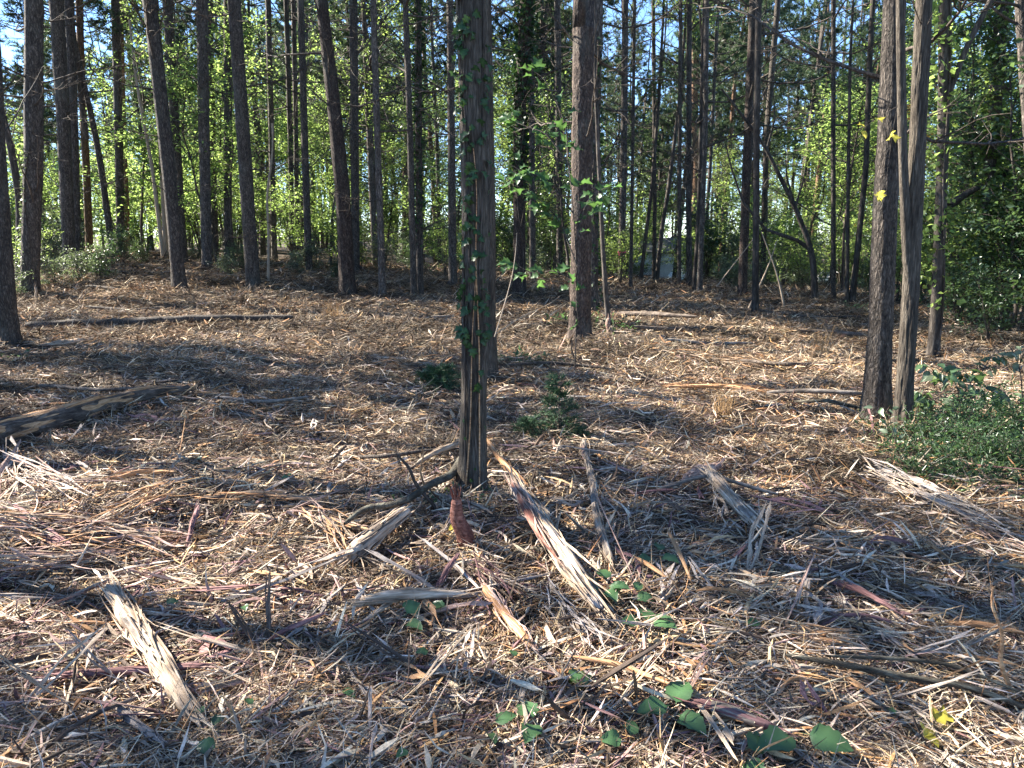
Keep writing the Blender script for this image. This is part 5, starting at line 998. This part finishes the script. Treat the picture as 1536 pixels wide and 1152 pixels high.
for q in range(300):
    y = 2.3 + 5.2 * rs.uniform() ** 1.35; x = rs.uniform(-.7, .7) * y; key = keys[rs.integers(len(keys))]
    if x < -1.0 and y < 5 and rs.uniform() < .25: key = rs.choice(['pink', 'purple', 'pale'])
    L_ = rs.uniform(.12, .42) if rs.uniform() < .85 else rs.uniform(.4, .65); a = rs.uniform(0, 6.28); pit = rs.normal(.03, .14) if rs.uniform() < .88 else rs.uniform(.3, .9)
    m = SPL[key][rs.integers(5)]; o = link('wood_splinter', m); w = rs.uniform(.12, .32)
    o.matrix_world = frame((math.cos(a) * math.cos(pit), math.sin(a) * math.cos(pit), math.sin(pit)), (rs.normal(0, .35), rs.normal(0, .35), 1), (x, y, float(terr(x, y)) + .045 + abs(math.sin(pit)) * L_ * .35), (L_, w * rs.uniform(.7, 1.3), w))
    lb = splabel(key, x, y, L_, pit); USED[lb] = USED.get(lb, 0) + 1
    if USED[lb] > 1: lb = 'another ' + lb if USED[lb] == 2 else 'yet another ' + lb
    tag(o, lb, 'wood splinter', 'loose splinters on the mulch')

# ------------------------------------------------------------------ shredded mulch: what nobody could count
PAL = np.array([[.57, .47, .35], [.47, .385, .29], [.38, .32, .255], [.52, .37, .21], [.41, .24, .115], [.31, .165, .075], [.36, .235, .20], [.18, .105, .105], [.13, .09, .06], [.06, .042, .03], [.68, .58, .46], [.26, .22, .17]])
def pick(rng, x, y, n):
    w = np.array([.16, .15, .11, .12, .07, .04, .035, .03, .11, .10, .07, .07])[None] * np.ones((n, 1))
    far = sstep(7, 13, y); w[:, 3:6] *= (1 + .25 * far)[:, None]; w[:, :2] *= (1 + .5 * far)[:, None]; w[:, 6:8] *= (1 - .7 * far)[:, None]
    pk = sstep(.1, .5, noise3(x * .7, y * .7, 0, 80)) * (1 - far) + .8 * np.exp(-((x + 1.6) ** 2 + (y - 3.4) ** 2) / 1.6); w[:, 6:8] *= (1 + 2.2 * pk)[:, None]
    dk = sstep(.0, .5, noise3(x * .9, y * .9, 3, 81)); w[:, 8:10] *= (1.2 + 1.5 * dk)[:, None]; og = sstep(.1, .5, noise3(x * .4, y * .5, 6, 82)); w[:, 4:6] *= (1 + 2 * og)[:, None]
    c = np.cumsum(w, 1); c /= c[:, -1:]; k = (rng.uniform(0, 1, (n, 1)) > c).sum(1)
    return PAL[k] * rng.uniform(.7, 1.2, (n, 1)) * rng.uniform(.95, 1.05, (n, 3))
def scatter(seed, n, y0, y1, ex, wide=.76):
    rng = np.random.default_rng(seed); u = rng.uniform(0, 1, n); a = 1 - ex
    y = (y0 ** a + u * (y1 ** a - y0 ** a)) ** (1 / a); x = rng.uniform(-1, 1, n) * (wide * y + 1.0)
    return rng, x, y
def litter(name, seed, n, y0, y1, ex, L, W, T, sides, prof, bend, lift, steep, aniso=.5, jag=0.):
    rng, x, y = scatter(seed, n, y0, y1, ex); keep = np.min(np.hypot(x[:, None] - TXY[None, :, 0], y[:, None] - TXY[None, :, 1]) - TXY[None, :, 2], 1) > 0; x, y = x[keep], y[keep]; n = len(x)
    sc = 1 + np.clip(y - 3, 0, 22) / 9.5
    az = rng.uniform(0, 2 * math.pi, n) + 0; flow = 1.3 * noise3(x * .5, y * .5, 9, 83); az = np.where(rng.uniform(0, 1, n) < aniso, flow + rng.normal(0, .5, n), az)
    pit = rng.normal(0, .16, n); st = rng.uniform(0, 1, n) < steep; pit = np.where(st, rng.uniform(.25, 1.1, n), pit)
    d = np.stack([np.cos(az) * np.cos(pit), np.sin(az) * np.cos(pit), np.sin(pit)], -1)
    Ls = rng.uniform(*L, n) * (1 + (sc - 1) * .5); Ws = rng.uniform(*W, n) * sc; Ts = rng.uniform(*T, n) * (1 + (sc - 1) * .6)
    hump = .5 + .5 * noise3(x * 3.1, y * 3.1, 0, 84)
    z = terr(x, y) + lift * rng.uniform(0, 1, n) ** 1.3 * (.4 + 1.2 * hump) + np.abs(np.sin(pit)) * Ls * .32
    V, Q, Cc = prisms(rng, np.stack([x, y, z], -1), d, Ls, Ws, Ts, pick(rng, x, y, n), sides, prof, bend, jag)
    link(name, mesh_np(name, V, Q, None, M['mulch'], False, col=Cc), kind='stuff')
TXY = np.array([[TREES[i][1][0], TREES[i][1][1], TREES[i][3][0] * 1.15] for i in TREES])
litter('wood_shreds', 1, 88000, 1.7, 25, 1.25, (.06, .20), (.0024, .007), (.0016, .0045), 3, (.4, 1, .2), .11, .05, .10)
litter('wood_chips', 2, 24000, 1.7, 24, 1.2, (.05, .22), (.006, .020), (.003, .008), 4, (.4, 1, .8, .15), .06, .055, .05, .4, .5)
litter('fine_debris', 3, 40000, 1.7, 8, 1.3, (.012, .05), (.002, .008), (.002, .005), 3, (.6, .4), .0, .03, .1, .3)
# the matted under-layer: small mats of shreds, each laid many times by geometry nodes
def mat_mesh(seed, yy=5.):
    rng = np.random.default_rng(seed); n = 240; q = .26 * np.sqrt(rng.uniform(0, 1, n)); a = rng.uniform(0, 6.28, n); az = np.where(rng.uniform(0, 1, n) < .35, rng.normal(0, .5, n), rng.uniform(0, 6.28, n)); pit = rng.normal(0, .2, n); pit = np.where(rng.uniform(0, 1, n) < .06, rng.uniform(.3, 1, n), pit)
    d = np.stack([np.cos(az) * np.cos(pit), np.sin(az) * np.cos(pit), np.sin(pit)], -1); L = rng.uniform(.03, .15, n) * rng.uniform(.6, 1.2, n)
    C = np.stack([np.cos(a) * q, np.sin(a) * q, rng.uniform(0, .035, n) + np.abs(np.sin(pit)) * L * .3], -1)
    W_ = np.where(rng.uniform(0, 1, n) < .13, rng.uniform(.006, .014, n), rng.uniform(.0018, .0055, n)); L = np.where(W_ > .006, L * .7 + .015, L)
    V, Q, Cc = prisms(rng, C, d, L, W_, rng.uniform(.0015, .004, n), pick(rng, np.zeros(n), np.full(n, yy), n) * rng.choice([1, .95, .8, .55, .35], n)[:, None], 3, (.5, 1, .2), .12)
    return mesh_np('shred_mat', V, Q, None, M['mulch'], False, col=Cc)
def lay(name, yy, seed0, nvar, spans):
    mats = bpy.data.collections.new('shred_mats')
    for k in range(nvar): mats.objects.link(bpy.data.objects.new('shred_mat', mat_mesh(seed0 + k, yy)))
    Cp = []
    for sd_, n_, y0, y1, ex in spans:
        rng, x, y = scatter(sd_, n_, y0, y1, ex); Cp.append(np.stack([x, y, terr(x, y) - .022], -1)[noise3(x * 1.5, y * 1.5, 2, 85) + .6 * noise3(x * 4, y * 4, 2, 86) > -.36 - .3 * sstep(10, 16, y)])
    Cp = np.concatenate(Cp); keep = np.min(np.hypot(Cp[:, :1] - TXY[None, :, 0], Cp[:, 1:2] - TXY[None, :, 1]) - TXY[None, :, 2], 1) > .03; Cp = Cp[keep]
    me = bpy.data.meshes.new(name); me.from_pydata(Cp.tolist(), [], [])
    at_ = me.attributes.new('msize', 'FLOAT', 'POINT'); at_.data.foreach_set('value', (1 + np.clip(Cp[:, 1] - 3, 0, 22) / 9.).astype(np.float32))
    val = np.clip(.92 + .5 * noise3(Cp[:, 0] * .8, Cp[:, 1] * 1.3, 4, 90) + .35 * noise3(Cp[:, 0] * 2.6, Cp[:, 1] * 3.5, 4, 91), .38, 1.3); org = sstep(-.1, .5, noise3(Cp[:, 0] * .6, Cp[:, 1] * .9, 7, 92))[:, None]
    tone = val[:, None] * (np.array([1., .98, .95]) * (1 - org) + np.array([1.03, .95, .84]) * org)
    tv_ = me.attributes.new('tone', 'FLOAT_VECTOR', 'POINT'); tv_.data.foreach_set('vector', tone.astype(np.float32).ravel())
    mm = link(name, me, kind='stuff')
    ng = bpy.data.node_groups.new('lay_mats', 'GeometryNodeTree'); ng.interface.new_socket('Geometry', in_out='INPUT', socket_type='NodeSocketGeometry'); ng.interface.new_socket('Geometry', in_out='OUTPUT', socket_type='NodeSocketGeometry')
    gi = ng.nodes.new('NodeGroupInput'); go = ng.nodes.new('NodeGroupOutput'); ip = ng.nodes.new('GeometryNodeInstanceOnPoints'); ci = ng.nodes.new('GeometryNodeCollectionInfo'); ci.inputs['Collection'].default_value = mats; ci.inputs['Separate Children'].default_value = True; ci.inputs['Reset Children'].default_value = True
    rv = ng.nodes.new('FunctionNodeRandomValue'); rv.data_type = 'FLOAT_VECTOR'; rv.inputs[0].default_value = (-.16, -.16, 0); rv.inputs[1].default_value = (.16, .16, 6.283)
    na = ng.nodes.new('GeometryNodeInputNamedAttribute'); na.data_type = 'FLOAT'; na.inputs['Name'].default_value = 'msize'; ip.inputs['Pick Instance'].default_value = True
    for a_, b_ in ((gi.outputs[0], ip.inputs['Points']), (ci.outputs[0], ip.inputs['Instance']), (rv.outputs[0], ip.inputs['Rotation']), (na.outputs[0], ip.inputs['Scale']), (ip.outputs[0], go.inputs[0])): ng.links.new(a_, b_)
    mm.modifiers.new('lay_mats', 'NODES').node_group = ng
lay('matted_mulch', 5., 1200, 9, ((11, 1000, 1.6, 6, 1.02), (12, 1100, 5, 10, 1.02)))
lay('far_mulch', 14., 1230, 6, ((14, 900, 8.5, 13, 1.02), (13, 2900, 12, 26, .6)))
litter('wood_chunks', 5, 2400, 1.8, 7, 1.1, (.05, .2), (.010, .026), (.006, .016), 4, (.5, 1, .9, .3), .03, .06, .08, .35, .8)

# ------------------------------------------------------------------ small manmade things seen through the woods
def boxm(x0, x1, y0, y1, z0, z1):
    V = np.array([[x, y, z] for z in (z0, z1) for y in (y0, y1) for x in (x0, x1)], float)
    return V, np.array([[0, 2, 3, 1], [4, 5, 7, 6], [0, 1, 5, 4], [2, 6, 7, 3], [0, 4, 6, 2], [1, 3, 7, 5]])
M['siding'] = flat('pale_siding', (.78, .84, .86), .6); M['roofing'] = flat('grey_roofing', (.16, .16, .17), .8); M['dark_glass'] = flat('dark_glass', (.02, .025, .03), .15); M['tyre'] = flat('black_rubber', (.02, .02, .02), .8)
M['carpaint'] = flat('pale_car_paint', (.55, .62, .58), .3); M['carwhite'] = flat('white_car_paint', (.8, .8, .8), .3); M['chrome'] = flat('rim_metal', (.5, .5, .5), .3, 1); M['ribbon'] = flat('pink_ribbon', (.75, .05, .22), .5); M['blue'] = flat('blue_plastic', (.03, .12, .6), .4)
sx, sy = (982 - 768) / F_PX * 46, 46.; sz = float(terr(sx, sy)); sh = thing('shed', (sx, sy, sz - .1), 'pale blue shed wall seen between the far trunks', 'shed')
for q in range(14): link('siding_board', mesh_np('siding_board', *boxm(-2.1, 2.1, -.02 - .004 * (q % 2), .06, .02 + q * .19, .20 + q * .19), None, M['siding'], False), sh)
link('wall', mesh_np('wall', *boxm(-2.08, 2.08, .065, 3.2, 0, 2.75), None, M['siding'], False), sh)
V = np.array([[-2.3, -.3, 2.7], [2.3, -.3, 2.7], [2.3, 1.6, 3.5], [-2.3, 1.6, 3.5], [2.3, 3.5, 2.7], [-2.3, 3.5, 2.7], [-2.3, -.3, 2.62], [2.3, -.3, 2.62], [2.3, 3.5, 2.62], [-2.3, 3.5, 2.62]])
link('roof', mesh_np('roof', V, [[0, 1, 2, 3], [3, 2, 4, 5], [6, 9, 8, 7], [0, 6, 7, 1], [5, 4, 8, 9]], [[1, 7, 2], [7, 8, 2], [8, 4, 2], [0, 3, 6], [6, 3, 9], [9, 3, 5]], M['roofing'], False), sh)
def car(x, y, rz, paint, label):
    t = thing('parked_car', (x, y, float(terr(x, y))), label, 'car'); t.rotation_euler = (0, 0, rz)
    prof = [(-2.2, .35), (-2.25, .7), (-2.1, .9), (-1.3, 1.0), (-.7, 1.42), (.9, 1.45), (1.7, 1.02), (2.2, .9), (2.25, .4)]; n = len(prof); V, Q = [], []
    for yy, k in ((-.86, 1), (-.6, 1.0), (.6, 1.0), (.86, 1)):
        for px, pz in prof: V.append((px * (.985 if abs(yy) > .8 else 1), yy * (.82 if pz > 1.1 else 1), pz))
    for a in range(3):
        for b_ in range(n): Q.append((a * n + b_, a * n + (b_ + 1) % n, (a + 1) * n + (b_ + 1) % n, (a + 1) * n + b_))
    side = [list(range(n))]; me = bpy.data.meshes.new('body'); me.from_pydata(V, [], Q + [list(range(n))[::-1], list(range(3 * n, 4 * n))]); me.materials.append(M[paint]); link('body', me, t)
    for yy in (-1, 1):
        for xa, xb, xc, xd in ((-1.15, -.65, -.05, -.05), (.02, .02, .85, 1.4)):
            V = np.array([(xa, .885 * yy * .99, 1.0), (xd, .885 * yy * .99, 1.0), (xc, .74 * yy, 1.38), (xb, .74 * yy, 1.38)]); V = np.concatenate([V, V - [0, .04 * yy, 0]]); link('window', mesh_np('window', V, [[0, 1, 2, 3], [4, 5, 6, 7], [0, 1, 5, 4], [2, 3, 7, 6]], None, M['dark_glass'], False), t)
        for xx in (-1.4, 1.4):
            a = np.linspace(0, 2 * math.pi, 19); P = np.stack([.25 * np.cos(a), 0 * a, .25 * np.sin(a)], -1); Vt, Qt = tube(P, .08, 6); w = link('wheel', mesh_np('tyre', Vt, Qt, None, M['tyre']), t, Matrix.Translation((xx, .84 * yy, .33)))
            b_ = boxm(-.16, .16, -.03, .03, -.16, .16); link('rim', mesh_np('rim', *b_, None, M['chrome'], False), w)
car((1030 - 768) / F_PX * 43.2, 43.2, R(62), 'carpaint', 'pale green car parked in front of the pale shed behind the trunks')
car((1256 - 768) / F_PX * 46, 46, R(20), 'carwhite', 'white car glimpsed through the far trees right of the crooked bowed tree')
# pink ribbon round a far trunk, blue scrap on the ground
ti = find('pink ribbon'); root, base, P, rad, _, _ = TREES[ti]; q = at_y(930, 378, base[1]); zr = q[2] - base[2]; Pq = np.array(P); c0 = np.array([np.interp(zr, Pq[:, 2], Pq[:, 0]), np.interp(zr, Pq[:, 2], Pq[:, 1]), zr])
a = np.linspace(0, 2 * math.pi, 25); rr = rad[0] * 1.12; Vr = np.concatenate([np.stack([c0[0] + rr * np.cos(a), c0[1] + rr * np.sin(a), c0[2] + h + 0 * a], -1) for h in (-.02, .02)]); Qr = [[i, i + 1, i + 26, i + 25] for i in range(24)]
tail = np.array([[c0[0] - rr, c0[1] - rr * .6, c0[2] + .02], [c0[0] - rr + .05, c0[1] - rr * .7, c0[2] + .02], [c0[0] - rr + .04, c0[1] - rr * .8, c0[2] - .2], [c0[0] - rr + .005, c0[1] - rr * .7, c0[2] - .19]]); k = len(Vr); Vr = np.concatenate([Vr, tail]); Qr.append([k, k + 1, k + 2, k + 3])
o = link('marker_ribbon', mesh_np('marker_ribbon', Vr, Qr, None, M['ribbon'])); o.location = base; tag(o, 'pink marker ribbon tied round a dark far trunk', 'ribbon')
p = on_ground(304, 457); gxx, gyy = np.meshgrid(np.linspace(-.09, .09, 7), np.linspace(-.07, .07, 6)); gz = .03 + .03 * noise3(gxx * 25, gyy * 25, 0, 88); i = np.arange(5)[:, None] * 7; j = np.arange(6)[None]
o = link('plastic_scrap', mesh_np('plastic_scrap', np.stack([gxx, gyy, gz], -1), np.stack([i + j, i + j + 1, i + j + 8, i + j + 7], -1).reshape(-1, 4), None, M['blue'])); o.location = p; tag(o, 'crumpled blue plastic scrap on the far mulch at left', 'plastic scrap')

# the look-alikes of each thicket, told apart by their order from left to right
for grp, ph in (('bushes of the right thicket', '%s bush from the left in the dark thicket at the right edge'), ('young trees of the right thicket', '%s young tree from the left in the right hand thicket'), ('low bushes beside the forked cedar', '%s low bush from the left in the leafy patch beside the forked cedar'), ('plants in the green patch on the right', '%s fine leaved plant from the left in the green patch under the large leaved branch')):
    for k, o in enumerate(sorted([o for o in COL.objects if o.get('group') == grp], key=lambda o: o.location.x / o.location.y)): o['label'] = ph % ORD[k]
